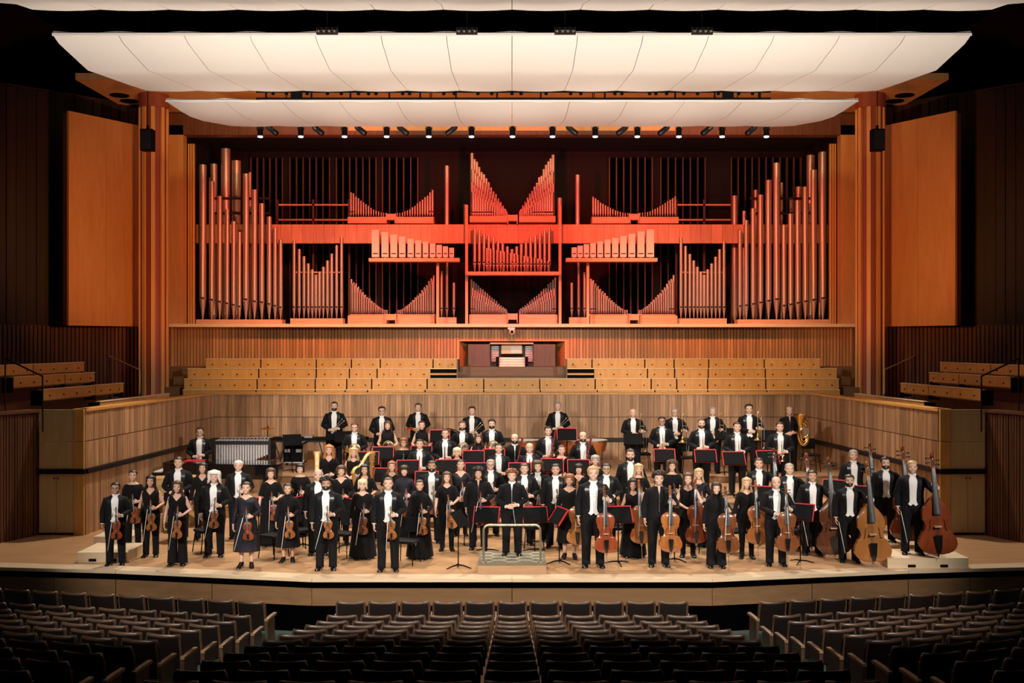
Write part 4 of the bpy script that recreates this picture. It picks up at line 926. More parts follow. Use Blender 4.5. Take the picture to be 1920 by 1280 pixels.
def fiddle_meshes(kind, var):
    def fn():
        L, rib, arch, neck, pin = {'violin': (.356,.032,.014,.245,0), 'viola': (.41,.038,.016,.27,0), 'cello': (.755,.115,.030,.46,.34), 'bass': (1.10,.20,.045,.76,.10)}[kind]
        if kind == 'bass': o = OUT['b']
        else: o = OUT['v']
        P = {}; mb = MB(); nx = 9; z0 = pin; fr = []; bk = []
        for t, w_ in o:
            w_ *= L; ft = min(1, (min(t, 1-t)/.10)); row = []; rb = []
            for j in range(nx):
                q = -1+2*j/(nx-1); a = arch*(1-abs(q)**2.2)*(.25+.75*ft)
                row.append((q*w_, -rib/2-a, z0+t*L)); rb.append((q*w_, rib/2+a*.8, z0+t*L))
            fr.append(row); bk.append(rb)
        n = len(o); vs_ = [p for r in fr for p in r]+[p for r in bk for p in r]; of = n*nx; fs = []
        for i in range(n-1):
            for j in range(nx-1):
                a = i*nx+j; fs.append((a, a+1, a+nx+1, a+nx)); fs.append((of+a, of+a+nx, of+a+nx+1, of+a+1))
            a = i*nx; fs.append((a, a+nx, of+a+nx, of+a)); a += nx-1; fs.append((a+nx, a, of+a, of+a+nx))
        for j in range(nx-1): fs.append((j+1, j, of+j, of+j+1)); a = (n-1)*nx+j; fs.append((a, a+1, of+a+1, of+a))
        mb.add(vs_, fs, 0)
        for s in (-1, 1):                                    # f-holes
            pts = [(.085,.58),(.075,.60),(.092,.60),(.10,.57),(.105,.50),(.115,.43),(.135,.405),(.14,.43)]
            mb.tube([(s*x*L*1.15, -rib/2-arch*.86, z0+z*L) for x, z in pts], [L*.006]*3+[L*.009]*3+[L*.006]*2, 5, 1, flat=.5)
        P['body'] = mb.mesh('body', [VAR[var], M['ebony']], 50)
        nk = MB(); zt = z0+L; nk.loft([[(x, y, z) for x, y in ((-w_, -rib*.3-d), (w_, -rib*.3-d), (w_*.7, -rib*.3+e), (-w_*.7, -rib*.3+e))] for z, w_, d, e in ((zt-.01*L, .048*L, .02*L, .06*L), (zt+.04*L, .04*L, .02*L, .05*L), (zt+neck*.62, .033*L, .015*L, .03*L), (zt+neck*.92, .034*L, .0, .045*L))])
        yc = -rib*.3+.02*L
        nk.tube([(0, yc+.0, zt+neck*.90), (0, yc+.02*L, zt+neck*1.0), (0, yc+.0, zt+neck*1.06), (0, yc-.045*L, zt+neck*1.04), (0, yc-.045*L, zt+neck*.99), (0, yc-.015*L, zt+neck*1.0)], [.032*L,.034*L,.034*L,.03*L,.026*L,.02*L], 8)
        P['neck'] = nk.mesh('neck', VAR[var], 50)
        fb = MB(); fb.loft([[(-w_, y, z), (w_, y, z), (w_, y-.02*L, z), (0, y-.03*L, z), (-w_, y-.02*L, z)][::-1] for z, w_, y in ((z0+.70*L, .062*L, -rib/2-arch-.04*L), (zt+neck*.62, .036*L, -rib*.3-.012*L))])
        P['fingerboard'] = fb.mesh('fingerboard', M['ebony'], 40)
        tp = MB(); tp.loft([[(-w_, y, z), (w_, y, z), (w_, y-.02*L, z), (-w_, y-.02*L, z)] for z, w_, y in ((z0+.02*L, .022*L, -rib/2-arch*.5), (z0+.12*L, .045*L, -rib/2-arch-.02*L), (z0+.34*L, .062*L, -rib/2-arch-.05*L))])
        P['tailpiece'] = tp.mesh('tailpiece', M['ebony'], 40)
        br = MB(); br.loft([[(-w_, -rib/2-arch-d, z0+.475*L), (w_, -rib/2-arch-d, z0+.475*L), (w_, -rib/2-arch-d, z0+.495*L), (-w_, -rib/2-arch-d, z0+.495*L)] for d, w_ in ((-.02*L, .075*L), (.03*L, .06*L), (.085*L, .055*L))])
        P['bridge'] = br.mesh('bridge', M['bridge'], 40)
        st = MB()
        for i in range(4):
            x = -1.5+i; st.tube([(x*.022*L, -rib/2-arch-.07*L, z0+.34*L), (x*.026*L, -rib/2-arch-.09*L, z0+.485*L), (x*.014*L, -rib*.3-.045*L, zt+neck*.66), (x*.01*L, yc-.02*L, zt+neck*.9)], max(.0011, .0024*L), 4)
        P['strings'] = st.mesh('strings', M['string'], 0)
        for i in range(4):
            pg = MB(); s = -1 if i % 2 else 1; pg.tube([(0, yc, zt+neck*(.78+.055*i)), (s*.085*L, yc, zt+neck*(.78+.055*i))], .009*L, 6); pg.ell((s*.10*L, yc, zt+neck*(.78+.055*i)), (.022*L, .008*L, .016*L), 0, 8, 5); P['peg%d' % i] = pg.mesh('peg', M['ebony'], 0)
        if pin:
            ep = MB(); ep.tube([(0,0,0),(0,0,pin+.03)], .006, 6); ep.lathe([(.02,pin-.05),(.025,pin)], 8); P['endpin'] = ep.mesh('endpin', M['steel'], 40)
        elif kind in ('violin', 'viola'):
            ch = MB(); ch.ell((-.09*L, -rib/2-arch-.012, .07*L), (.085*L, .012, .06*L)); P['chin_rest'] = ch.mesh('chin_rest', M['ebony'], 40)
        return P
    return cached(('fid', kind, var), fn)
def fiddle(kind, var, Mx, label, sc=1):
    P = fiddle_meshes(kind, var); nm = {'bass': 'double_bass'}.get(kind, kind)
    o = empty(nm); o.matrix_world = Mx @ Matrix.Scale(sc, 4)
    for k, me in P.items(): link('peg' if k.startswith('peg') else k, me, o)
    return tag(o, label, {'bass': 'double bass'}.get(kind, kind), {'violin': 'violins and violas', 'viola': 'violins and violas', 'cello': 'cellos', 'bass': 'double basses'}[kind])
def bow(Mx, label, ln=.74):
    def f1(): m = MB(); m.tube([(0,0,0),(0,0,.1),(0,.004,ln*.5),(0,0,ln-.02),(0,-.02,ln)], [.0055,.005,.0045,.004,.003], 6); return m.mesh('stick', M['bowstick'], 0)
    def f2(): m = MB(); m.box((0,-.018,ln*.5+.02), (.009,.002,ln-.08)); return m.mesh('bow_hair', M['bowhair'], 0)
    def f3(): m = MB(); m.box((0,-.012,.05), (.012,.022,.045)); return m.mesh('frog', M['ebony'], 0)
    o = empty('bow'); o.matrix_world = Mx
    link('stick', cached(('bs', ln), f1), o); link('bow_hair', cached(('bh', ln), f2), o); link('frog', cached(('bf', ln), f3), o)
    return tag(o, label, 'bow', 'string bows')
def woodwind(p, T, label, kind='clarinet', L=.62):
    o = empty(kind); o.matrix_world = frame(p, T)
    def body_(): m = MB(); m.lathe([(.032,0),(.026,.02),(.016,.08),(.013,.14),(.0125,L*.8),(.011,L*.9),(.008,L*.93),(.006,L)], 10); return m.mesh('body', M['ebony'], 40)
    def keys(): m = MB(); [m.lathe([(.0165,z),(.0165,z+.012)], 10) for z in (.085,.2,.30,.42,.52)]; [m.box((.012*(-1)**i,-.014,.12+.045*i), (.008,.008,.03)) for i in range(9)]; return m.mesh('keywork', M['steel'], 40)
    link('body', cached(('ww', L), body_), o); stuff(link('keywork', cached(('wwk', L), keys), o))
    return tag(o, label, kind, 'woodwinds')
M['bassoon'] = mat('bassoon_maple', (.22,.025,.015), .25, coat=.4)
def bassoon(p, T, label):
    o = empty('bassoon'); o.matrix_world = frame(p, T)
    m = MB(); m.lathe([(.030,0),(.034,.02),(.034,.40),(.024,.42),(.022,1.0),(.026,1.2),(.026,1.28)], 12); m.tube([(.042,0,.03),(.042,0,.75)], .016, 10); m.build('body', M['bassoon'], o)
    m = MB(); [m.lathe([(.036,z),(.036,z+.015)], 12) for z in (.0,.39,.7,1.26)]; [m.box((0,-.03,.1+.09*i), (.012,.01,.05)) for i in range(10)]; stuff(m.build('keywork', M['steel'], o))
    m = MB(); m.tube([(.042,0,.75),(.045,-.04,.85),(.03,-.16,.86),(.02,-.24,.82)], .005, 6); m.build('crook', M['steel'], o)
    return tag(o, label, 'bassoon', 'woodwinds')
def horn(c, rz, label, big=1):
    o = empty('french_horn'); o.location = c; o.rotation_euler = (0, 0, rz); o.scale = (big,)*3
    circ = lambda r, cx, cz, y, a0, a1, n=22: [(cx+r*math.cos(a), y, cz+r*math.sin(a)) for a in np.linspace(a0, a1, n)]
    m = MB(); m.tube(circ(.135,.03,0,0,-2.6,3.4), np.linspace(.020,.008,22).tolist(), 8); m.tube(circ(.115,.03,0,-.02,-2,4), .008, 7); m.tube(circ(.085,.04,.01,-.03,0,5.6), .0075, 7); m.tube(circ(.055,.05,-.02,-.045,.6,6), .007, 7)
    m.tube([(.03,-.03,.10),(.06,-.05,.0),(.02,-.05,-.09)], .007, 6); m.build('coil', M['brass_pale'], o)
    m = MB(); R = Matrix.Rotation(math.radians(118), 3, 'Y'); m.lathe([(.02,-.16),(.026,-.10),(.038,-.04),(.065,.02),(.105,.05),(.145,.062),(.150,.058),(.105,.040),(.06,.005),(.03,-.05)], 20, 0, (-.155,.02,-.04), R @ Matrix.Scale(-1, 3, Vector((0,0,1)))); m.build('bell', M['brass'], o)
    m = MB(); [m.lathe([(.018,-.02),(.018,.035)], 10, 0, (.03+.035*i,-.05,.02)) for i in range(3)]; m.build('rotary_valves', M['steel'], o)
    return tag(o, label, 'french horn', 'brass instruments')
def trumpet(p, T, label):
    o = empty('trumpet'); o.matrix_world = frame(p, T)
    m = MB(); m.tube([(0,0,.48),(0,0,.12),(0,.0,.06),(0,.045,.04),(0,.06,.1),(0,.06,.36),(0,.045,.40),(0,.0,.40)], .006, 8); m.build('tubing', M['brass_pale'], o)
    m = MB(); m.lathe([(.062,0),(.045,.02),(.022,.06),(.012,.12),(.007,.20)], 16); m.build('bell', M['brass'], o)
    m = MB(); [m.tube([(0,.03,.20+.028*i),(0,-.05,.20+.028*i)], .011, 8) for i in range(3)]; m.build('valves', M['steel'], o)
    return tag(o, label, 'trumpet', 'brass instruments')
def trombone(p, rz, label):
    o = empty('trombone'); o.location = p; o.rotation_euler = (0, 0, rz)
    m = MB(); m.tube([(-.05,0,-.22),(-.05,0,.36),(-.03,0,.42),(.0,0,.43),(.03,0,.42),(.05,0,.36),(.05,0,.0)], .009, 8); m.tube([(.05,0,.1),(-.05,0,.1)], .006, 6); m.build('bell_section', M['brass_pale'], o)
    m = MB(); m.lathe([(.11,-.34),(.085,-.325),(.045,-.29),(.025,-.22),(.014,-.10),(.010,.05)], 20, 0, (-.05,0,0)); m.build('bell', M['brass'], o)
    m = MB(); m.tube([(.05,-.03,.30),(.05,-.03,-.52),(.065,-.03,-.56),(.095,-.03,-.56),(.11,-.03,-.52),(.11,-.03,.30)], .007, 8); m.tube([(.05,-.03,-.05),(.11,-.03,-.05)], .006, 6); m.build('slide', M['steel'], o)
    return tag(o, label, 'trombone', 'brass instruments')
def tuba(p, rz, label):
    o = empty('tuba'); o.location = p; o.rotation_euler = (0, 0, rz)
    m = MB(); m.lathe([(.05,.30),(.06,.45),(.08,.58),(.12,.70),(.185,.80),(.195,.80),(.13,.685),(.07,.50)], 22, 0, (-.09,0,0)); m.build('bell', M['brass'], o)
    ov = lambda r, h, y, a0, a1, n=26: [(r*math.cos(a), y, .33+h*math.sin(a)) for a in np.linspace(a0, a1, n)]
    m = MB(); m.tube(ov(.13,.33,0,PI*.98,PI*2.6), np.linspace(.068,.03,26).tolist(), 10); m.tube(ov(.09,.24,-.05,0,5.5), .018, 8); m.tube(ov(.05,.15,-.07,.5,6), .013, 8); m.tube(ov(.10,.14,-.09,1,6), .011, 8); m.build('coil', M['brass'], o)
    m = MB(); [m.tube([(.0+.035*i,-.09,.28),(.0+.035*i,-.09,.44)], .014, 8) for i in range(4)]; m.build('valves', M['steel'], o)
    return tag(o, label, 'tuba', 'brass instruments')
def harp(p, rz, label, gold):
    o = empty('harp'); o.location = p; o.rotation_euler = (0, 0, rz); mt = M['gold'] if gold else M['celesta']
    m = MB(); m.lathe([(.09,0),(.09,.08),(.05,.12),(.042,.2),(.042,1.55),(.06,1.58),(.065,1.70),(.085,1.74),(.085,1.80)], 14, 0, (.33,0,0)); m.build('column', mt, o)
    if gold:
        m = MB(); [m.ell((.33,-.05,1.45+.06*i), (.05,.02,.022)) for i in range(4)]; m.build('carved_ornament', M['brass'], o)
    m = MB(); m.tube([(x_, 0, float(np.interp(x_, [-.40,-.34,-.28,-.21,-.14,-.06,.02,.10,.18,.25,.33], [1.38,1.46,1.50,1.51,1.515,1.56,1.64,1.72,1.775,1.785,1.76]))) for x_ in np.linspace(.33, -.40, 24)], .048, 8, flat=.5); m.build('neck', mt, o)
    m = MB(); m.tube([(.30,0,.06),(-.05,0,.62),(-.38,0,1.42)], [.16,.12,.05], 10, flat=.6); m.build('sound_box', mt, o)
    m = MB(); m.bx(-.15,.42,-.18,.18,0,.06); m.build('base', mt, o)
    m = MB()
    for i in range(26):
        t = i/25; x = .26-.58*t; zb = .10+1.26*t**.95; zt = float(np.interp(x, [-.38,-.28,-.14,.02,.18,.33], [1.40,1.50,1.47,1.62,1.76,1.72])); m.tube([(x,0,zb),(x+.015,0,zt)], .0016, 4)
    stuff(m.build('strings', M['string'], o))
    return tag(o, label, 'harp', 'harps')
def mallet(p, T, label, ln=.38, name='drumsticks'):
    o = empty(name); o.matrix_world = frame(p, T)
    for s in (-1, 1):
        m = MB(); m.tube([(s*.012,0,0),(s*.035,0,ln)], [.006,.004], 6); st = m.build('stick', M['bridge'], o)
        m = MB(); m.ell((s*.036,0,ln), (.013,.013,.016), 0, 8, 5); m.build('tip', M['paper'], st)
    return tag(o, label, 'drumsticks', 'drumsticks')
# ================================================================ THE ORCHESTRA
T = 'tails'
def W(sl, nk, low, ms='cloth_soft'): return (sl, nk, low, ms)
# u, v(head top), height, floor, pose, sex, outfit, hair, colour, skin, label, extra, instrument, varnish
ORCH = [
 (217,903,1.61,0,'VN','M',T,'short','black',2,'short man in tailcoat and glasses at far left front','g','violin','red'),
 (250,880,1.65,0,'VN','F',W('three','boat','trousers'),'up','dark',0,'woman in black boat-neck top behind the low block at left','','violin','red'),
 (283,890,1.645,0,'VN','F',W(None,'v','trousers'),'long','black',1,'black-haired woman in sleeveless top and cropped trousers at left','','violin','amber'),
 (333,900,1.644,0,'VN','F',W(None,'v','wide'),'long','brown',0,'brown-haired woman in sleeveless V-neck and wide trousers','','violin','amber'),
 (335,855,1.82,0,'TWO','M',T,'short','dark',0,'tall dark-haired man in tailcoat beside the wooden celesta','','',''),
 (380,866,1.70,0,'VN','F',W('long','v','trousers'),'long','black',1,'dark-haired woman in black shirt in front of the piano','','violin','brown'),
 (402,882,1.73,0,'VN','M',T,'wavy','white',0,'man in tailcoat with bushy white hair','','violin','brown'),
 (447,862,1.72,0,'VN','M',T,'short','white',0,'white-haired older man in tailcoat before the piano tail','','violin','red'),
 (462,902,1.65,0,'VN','F',W('long','scoop','midi','sequin'),'up','dark',0,'woman in sequined black dress with ragged hem','','violin','red'),
 (508,876,1.66,0,'VN','F',W('elbow','scoop','long'),'bob','brown',0,'light brown-haired woman with sheer elbow sleeves','','violin','red'),
 (540,905,1.55,0,'VN','F',W('long','high','midi'),'up','black',1,'small woman in black turtleneck dress with tied black hair','','violin','amber'),
 (563,868,1.62,0,'VN','F',W('three','boat','long'),'bob','black',0,'woman with black bob near the flight case','','violin','brown'),
 (597,878,1.75,0,'VN','M',T,'bald','white',0,'balding white-haired man in tailcoat behind the bearded violinist','','',''),
 (612,893,1.767,0,'VN','M',T,'curly','black',2,'bearded dark curly-haired man in tailcoat with white waistcoat showing','b','violin','amber'),
 (640,871,1.68,0,'VN','F',W('long','v','trousers'),'bob','brown',0,'short-haired woman in black lace shirt','','violin','brown'),
 (680,897,1.60,0,'VN','F',W('long','scoop','long'),'fringe','pale',0,'woman with pale blond fringe in long black dress','','violin','brown'),
 (684,869,1.68,0,'VN','F',W('elbow','v','long'),'long','black',1,'smiling woman with long black hair behind the pale blond violinist','','',''),
 (728,893,1.78,0,'VN','M',T,'crew','brown',0,'lean balding man in dark suit at front centre left','','violin','amber'),
 (735,863,1.68,0,'VN','F',W('short','scoop','long'),'long','auburn',0,'auburn-haired woman behind the lean balding man','','',''),
 (758,871,1.66,0,'VN','F',W('long','high','long','sequin'),'fringe','dark',0,'woman with dark fringe in sparkling high-neck top','','violin','red'),
 (787,898,1.59,0,'VN','F',W('long','high','long'),'up','dark',1,'woman in long black gown with keyhole neckline','','violin','amber'),
 (810,862,1.78,0,'VN','M',T,'short','black',2,'dark-bearded man in tailcoat behind the woman in long gown','b','violin','brown'),
 (838,883,1.64,0,'VN','F',W('short','scoop','slim'),'long','brown',0,'woman with side-swept brown hair in short sleeves and slim trousers','','viola','amber'),
 (864,860,1.71,0,'VN','F',W('long','v','slim','sequin'),'up','dark',0,'woman in sequined cardigan holding a viola','','viola','amber'),
 (897,875,1.715,0,'VN','M','shirt','bigcurl','black',1,'man with long dark curls in black shirt','','viola','red'),
 (920,860,1.71,0,'VN','M',T,'short','grey',0,'grey-haired man with glasses left of the conductor','g','viola','brown'),
 (960,879,1.66,.2,'TWO','M','jacket','curly','auburn',0,'conductor with curly auburn hair in black jacket on the podium','','baton',''),
 (983,867,1.75,0,'VN','M',T,'short','brown',0,'broad man in tailcoat just right of the conductor','','viola','brown'),
 (1008,863,1.75,0,'VN','M',T,'wavy','brown',0,'young man with swept brown hair in tailcoat','','viola','amber'),
 (1042,868,1.77,0,'VN','M',T,'short','black',1,'dark-haired man in tailcoat left of the first cello','','viola','dark'),
 (1068,887,1.70,0,'CE','F',W('long','square','midi'),'bob','auburn',0,'auburn-bobbed woman in square-neck dress with cello','','cello','honey'),
 (1085,868,1.65,0,'VN','F',W('long','v','long'),'fringe','black',0,'woman with black fringe between the first two cellos','','',''),
 (1112,873,1.94,0,'CE','M',T,'quiff','blond',0,'very tall fair-haired man in tailcoat with red cello','','cello','red'),
 (1137,867,1.75,0,'VN','M',T,'short','black',3,'black-haired man with glasses and cream waistcoat','g','viola','brown'),
 (1182,841,1.90,0,'VN','M',T,'quiff','dark',0,'tall smiling bearded man in tailcoat behind the cellos','b','',''),
 (1197,868,1.68,0,'VN','F',W('long','boat','long'),'long','blond',0,'blond woman in black behind the long-haired cellist','','viola','red'),
 (1187,897,1.58,0,'CE2','F',W(None,'scoop','long'),'vlong','black',1,'long-haired woman in sleeveless gown with cello','','cello','amber'),
 (1235,883,1.83,0,'CE','M','shirt','curly','dark',0,'young man in black shirt with amber cello','','cello','amber'),
 (1260,862,1.70,0,'VN','F',W('long','boat','long'),'bigcurl','brown',0,'woman with big brown curls and sheer yoke','','viola','brown'),
 (1290,885,1.70,0,'CE2','F',W(None,'square','slim'),'long','brown',0,'woman in sleeveless square-neck top with red-brown cello','','cello','red'),
 (1310,877,1.66,0,'VN','F',W('long','scoop','long','sequin'),'long','blond',0,'blond woman in sparkling top behind the cellos','','viola','amber'),
 (1343,903,1.64,0,'CE','F',W('long','high','wide'),'long','dark',0,'woman in flowing black trousers with tilted cello','','cello','brown'),
 (1400,894,1.62,0,'CE','F',W('three','scoop','slim'),'long','blond',0,'fair woman with long plait and cello','','cello','amber'),
 (1455,892,1.73,0,'CE2','M',T,'bald','brown',0,'balding man in tailcoat resting both hands on cello','','cello','brown'),
 (1423,857,1.78,0,'BA','M',T,'short','dark',0,'dark-haired man in tailcoat behind the fair cellist','','bass','dark'),
 (1480,867,1.78,0,'BA','M',T,'crew','grey',0,'older man with cropped hair behind the last cello','','bass','brown'),
 (1523,880,1.73,0,'BA','M',T,'short','dark',1,'dark-haired man in tailcoat with very dark double bass','','bass','dark'),
 (1592,888,1.73,0,'BA','M',T,'short','dark',0,'bearded man in tailcoat with amber double bass at the front','b','bass','honey'),
 (1600,842,1.83,0,'BA','M',T,'short','grey',0,'tall grey-haired man in tailcoat behind the front basses','','bass','brown'),
 (1660,856,1.75,.2,'BA','M',T,'quiff','dark',0,'dark-bearded man with bass on the rear pale block','b','bass','red'),
 (1710,862,1.83,.2,'BA','M',T,'short','blond',0,'tall fair-haired man with bass on the front pale block','','bass','red'),
 # harps, winds
 (617,833,1.66,None,'TWO','F',W('long','v','long'),'vlong','ginger',0,'ginger-haired woman between the two harps','','',''),
 (663,838,1.66,None,'TWO','F',W(None,'scoop','long'),'vlong','blond',0,'blond woman beside the gilded harp','','',''),
 (757,819,1.68,None,'TWO','F',W('long','boat','trousers'),'bob','auburn',0,'woman with short reddish hair among the winds','g','flute',''),
 (787,822,1.74,None,'TWO','M',T,'short','dark',0,'stocky smiling man in tailcoat among the winds','','oboe',''),
 (835,803,1.76,None,'TWO','M',T,'crew','brown',0,'man in tailcoat holding an oboe beside the horns','','oboe',''),
 (857,838,1.66,None,'TWO','F',W('long','v','trousers'),'bob','pale',0,'pale-haired woman in black suit among the winds','','',''),
 (897,813,1.68,None,'TWO','F',W(None,'high','trousers'),'long','brown',0,'long-haired woman in sleeveless top with clarinet','','clarinet',''),
 (935,830,1.76,None,'TWO','M',T,'crew','black',0,'man with receding black hair behind the conductor','','',''),
 (965,812,1.76,None,'TWO','M','jacket','bald','dark',0,'bald man with moustache holding a bassoon','b','bassoon',''),
 (993,829,1.74,None,'TWO','M',T,'bald','grey',0,'bald smiling man in tailcoat with clarinet','','clarinet',''),
 (1028,798,1.78,None,'TWO','M',T,'short','black',0,'black-haired man in tailcoat with upright bassoon','','bassoon',''),
 (1053,833,1.66,None,'TWO','F',W('short','v','trousers'),'up','brown',0,'woman in short-sleeved black with clarinet','','clarinet',''),
 (1093,808,1.76,None,'TWO','M',T,'bald','brown',0,'balding bearded man in tailcoat before the timpani','b','bassoon',''),
 (1116,852,1.66,None,'VN','F',W('long','v','trousers'),'bob','grey',0,'grey-haired woman partly hidden behind the tall cellist','','',''),
 # horns
 (665,792,1.76,None,'TWO','M',T,'short','brown',0,'man with thick-rimmed glasses holding a horn','g','horn',''),
 (727,788,1.68,None,'TWO','F',W(None,'high','trousers'),'long','brown',0,'long brown-haired woman in sleeveless top with horn','','horn',''),
 (791,788,1.68,None,'TWO','F',W(None,'high','trousers'),'up','dark',0,'dark-haired woman in sleeveless top with horn','','horn',''),
 (867,788,1.76,None,'TWO','M',T,'short','brown',0,'short-bearded man in tailcoat with horn','b','horn',''),
 (922,785,1.76,None,'TWO','M',T,'short','black',0,'black-bearded man in tailcoat with horn','b','horn',''),
 # percussion row
 (627,752,1.84,.85,'TWO','M',T,'crew','black',0,'tall bearded man with drumsticks at the back left','b','sticks',''),
 (716,761,1.75,.85,'TWO','M',T,'short','black',0,'dark-haired man with glasses in the back row','g','trumpet',''),
 (784,755,1.75,.85,'TWO','M',T,'short','brown',0,'young brown-haired man by the cymbal in the back row','','',''),
 (885,761,1.75,.85,'TWO','M',T,'short','dark',0,'man in tailcoat behind the bass drum','','sticks',''),
 (1046,753,1.78,.85,'TWO','M',T,'short','grey',0,'grey-haired man with mallets behind the red-edged stand','','sticks',''),
 (375,800,1.80,.3,'TWO','M',T,'short','dark',0,'man with glasses behind the grand piano','g','','',),
 # brass
 (1187,765,1.76,None,'TB','M',T,'bald','white',0,'white-haired balding man with trombone at left of the brass','','trombone',''),
 (1241,780,1.76,.65,'TWO','M',T,'short','black',2,'black-haired man with glasses and trumpet','g','trumpet',''),
 (1265,764,1.78,None,'TB','M',T,'short','grey',0,'grey-haired man with glasses and trombone','g','trombone',''),
 (1315,784,1.76,.65,'TWO','M',T,'crew','brown',0,'bearded man in tailcoat with trumpet','b','trumpet',''),
 (1336,762,1.78,None,'TB','M',T,'short','grey',0,'grey-haired man with trombone in the middle of the brass','','trombone',''),
 (1382,790,1.76,.65,'TWO','M',T,'short','black',0,'dark-haired man looking down with trumpet','','trumpet',''),
 (1404,757,1.80,None,'TB','M',T,'quiff','black',0,'tall black-haired man with trombone in the back row','','trombone',''),
 (1462,790,1.76,.65,'TWO','M',T,'short','dark',0,'dark-haired man with trumpet nearest the tuba','','trumpet',''),
 (1480,761,1.78,None,'TWO','M','shirt','bald','brown',0,'bald man in black shirt behind the tuba','','tuba',''),
]
PEOPLE = []
rr = random.Random(11)
def cap(s, n=16): return ' '.join(s.split()[:n])
for row in ORCH:
    u, v, h, lev, pose, sex, outfit, hs, hc, sk, lab, ex, ins, var = row[:14]
    fy = {'trombone': 28.5, 'tuba': 29.0}.get(ins); p = person(u, v, h, (.85 if fy else lev), pose, sex, outfit, hs, hc, sk, lab, ex, Y=fy); PEOPLE.append(p)
    G = p['G'](1); rz = p['rz']; who = 'the '+lab if not lab.startswith('the ') else lab; sc = p['sc']
    if ins in ('violin', 'viola'):
        L = .356 if ins == 'violin' else .41; nk = .245 if ins == 'violin' else .27; g = L+nk*.38
        B = G+Vector((rr.uniform(-.02, .07), -.045, -g)); Mx = frame(B, G+Vector((0, -.01, 0)), rz); fiddle(ins, var, Mx, cap('%s held upright by %s' % (ins, who)))
        a = G+Vector((-.035, -.07, .07)); bow(frame(a, G+Vector((rr.uniform(-.22, -.05), -.09, -.6)), rz), cap('bow hanging beside the %s of %s' % (ins, who)))
    elif ins == 'cello':
        B = Vector((G.x+rr.uniform(.0, .05), G.y-.10, p['z'])); fiddle('cello', var, frame(B, G+Vector((0, -.02, 0)), rz), cap('%s cello held by %s' % ({'honey': 'honey-brown', 'red': 'red', 'amber': 'amber', 'brown': 'brown'}[var], who)))
        a = G+Vector((-.015, -.13, .12)); bow(frame(a, a+Vector((rr.uniform(-.06, .06), -.05, -.7)), rz), cap('bow held along the cello of %s' % who), .70)
    elif ins == 'bass':
        B = Vector((G.x+.06, G.y-.12, p['z'])); fiddle('bass', var, frame(B, G+Vector((0, -.03, 0)), rz), cap('%s double bass of %s' % ({'honey': 'amber', 'dark': 'dark brown', 'brown': 'brown', 'red': 'red-brown'}[var], who)))
        if u in (1523, 1710, 1592):
            a = p['G'](-1)+Vector((0, -.02, .08)); bow(frame(a, a+Vector((.10, -.10, -.62)), rz), cap('bass bow in the right hand of %s' % who), .70)
    elif ins in ('clarinet', 'oboe', 'flute'):
        woodwind(p['P']((.0, -.30, .80)), p['P']((.0, -.27, 1.4)), cap('black %s held by %s' % (ins, who)), ins, .62 if ins != 'oboe' else .56)
    elif ins == 'bassoon': bassoon(p['P']((-.06, -.30, .46)), p['P']((.16, -.33, 1.7)), cap('red-brown bassoon held by %s' % who))
    elif ins == 'horn': horn(p['P']((-.0, -.33, 1.10)), rz, cap('brass french horn held by %s' % who), 1.0)
    elif ins == 'trumpet': trumpet(p['P']((.02, -.31, .84)), p['P']((.0, -.29, 1.3)), cap('trumpet held bell down by %s' % who))
    elif ins == 'trombone': trombone(p['P']((.20, -.33, 1.20)), rz, cap('brass trombone held upright by %s' % who))
    elif ins == 'tuba': tuba(p['P']((.30, -.33, .75)), rz, 'large brass tuba standing beside the bald man in black shirt')
    elif ins == 'baton':
        o = empty('baton'); o.matrix_world = frame(G+Vector((0, -.03, 0)), G+Vector((.06, -.08, -.4)))
        mb = MB(); mb.tube([(0,0,0),(0,0,.36)], [.0035,.002], 6); mb.build('stick', M['bowhair'], o); mb = MB(); mb.ell((0,0,-.02), (.011,.011,.026), 0, 8, 5); mb.build('handle', M['bridge'], o)
        tag(o, 'thin white baton in the hands of the conductor', 'baton')
    elif ins == 'sticks': mallet(G+Vector((-.02, -.03, -.02)), G+Vector((.22, -.06, .22)), cap('pair of sticks held by %s' % who))
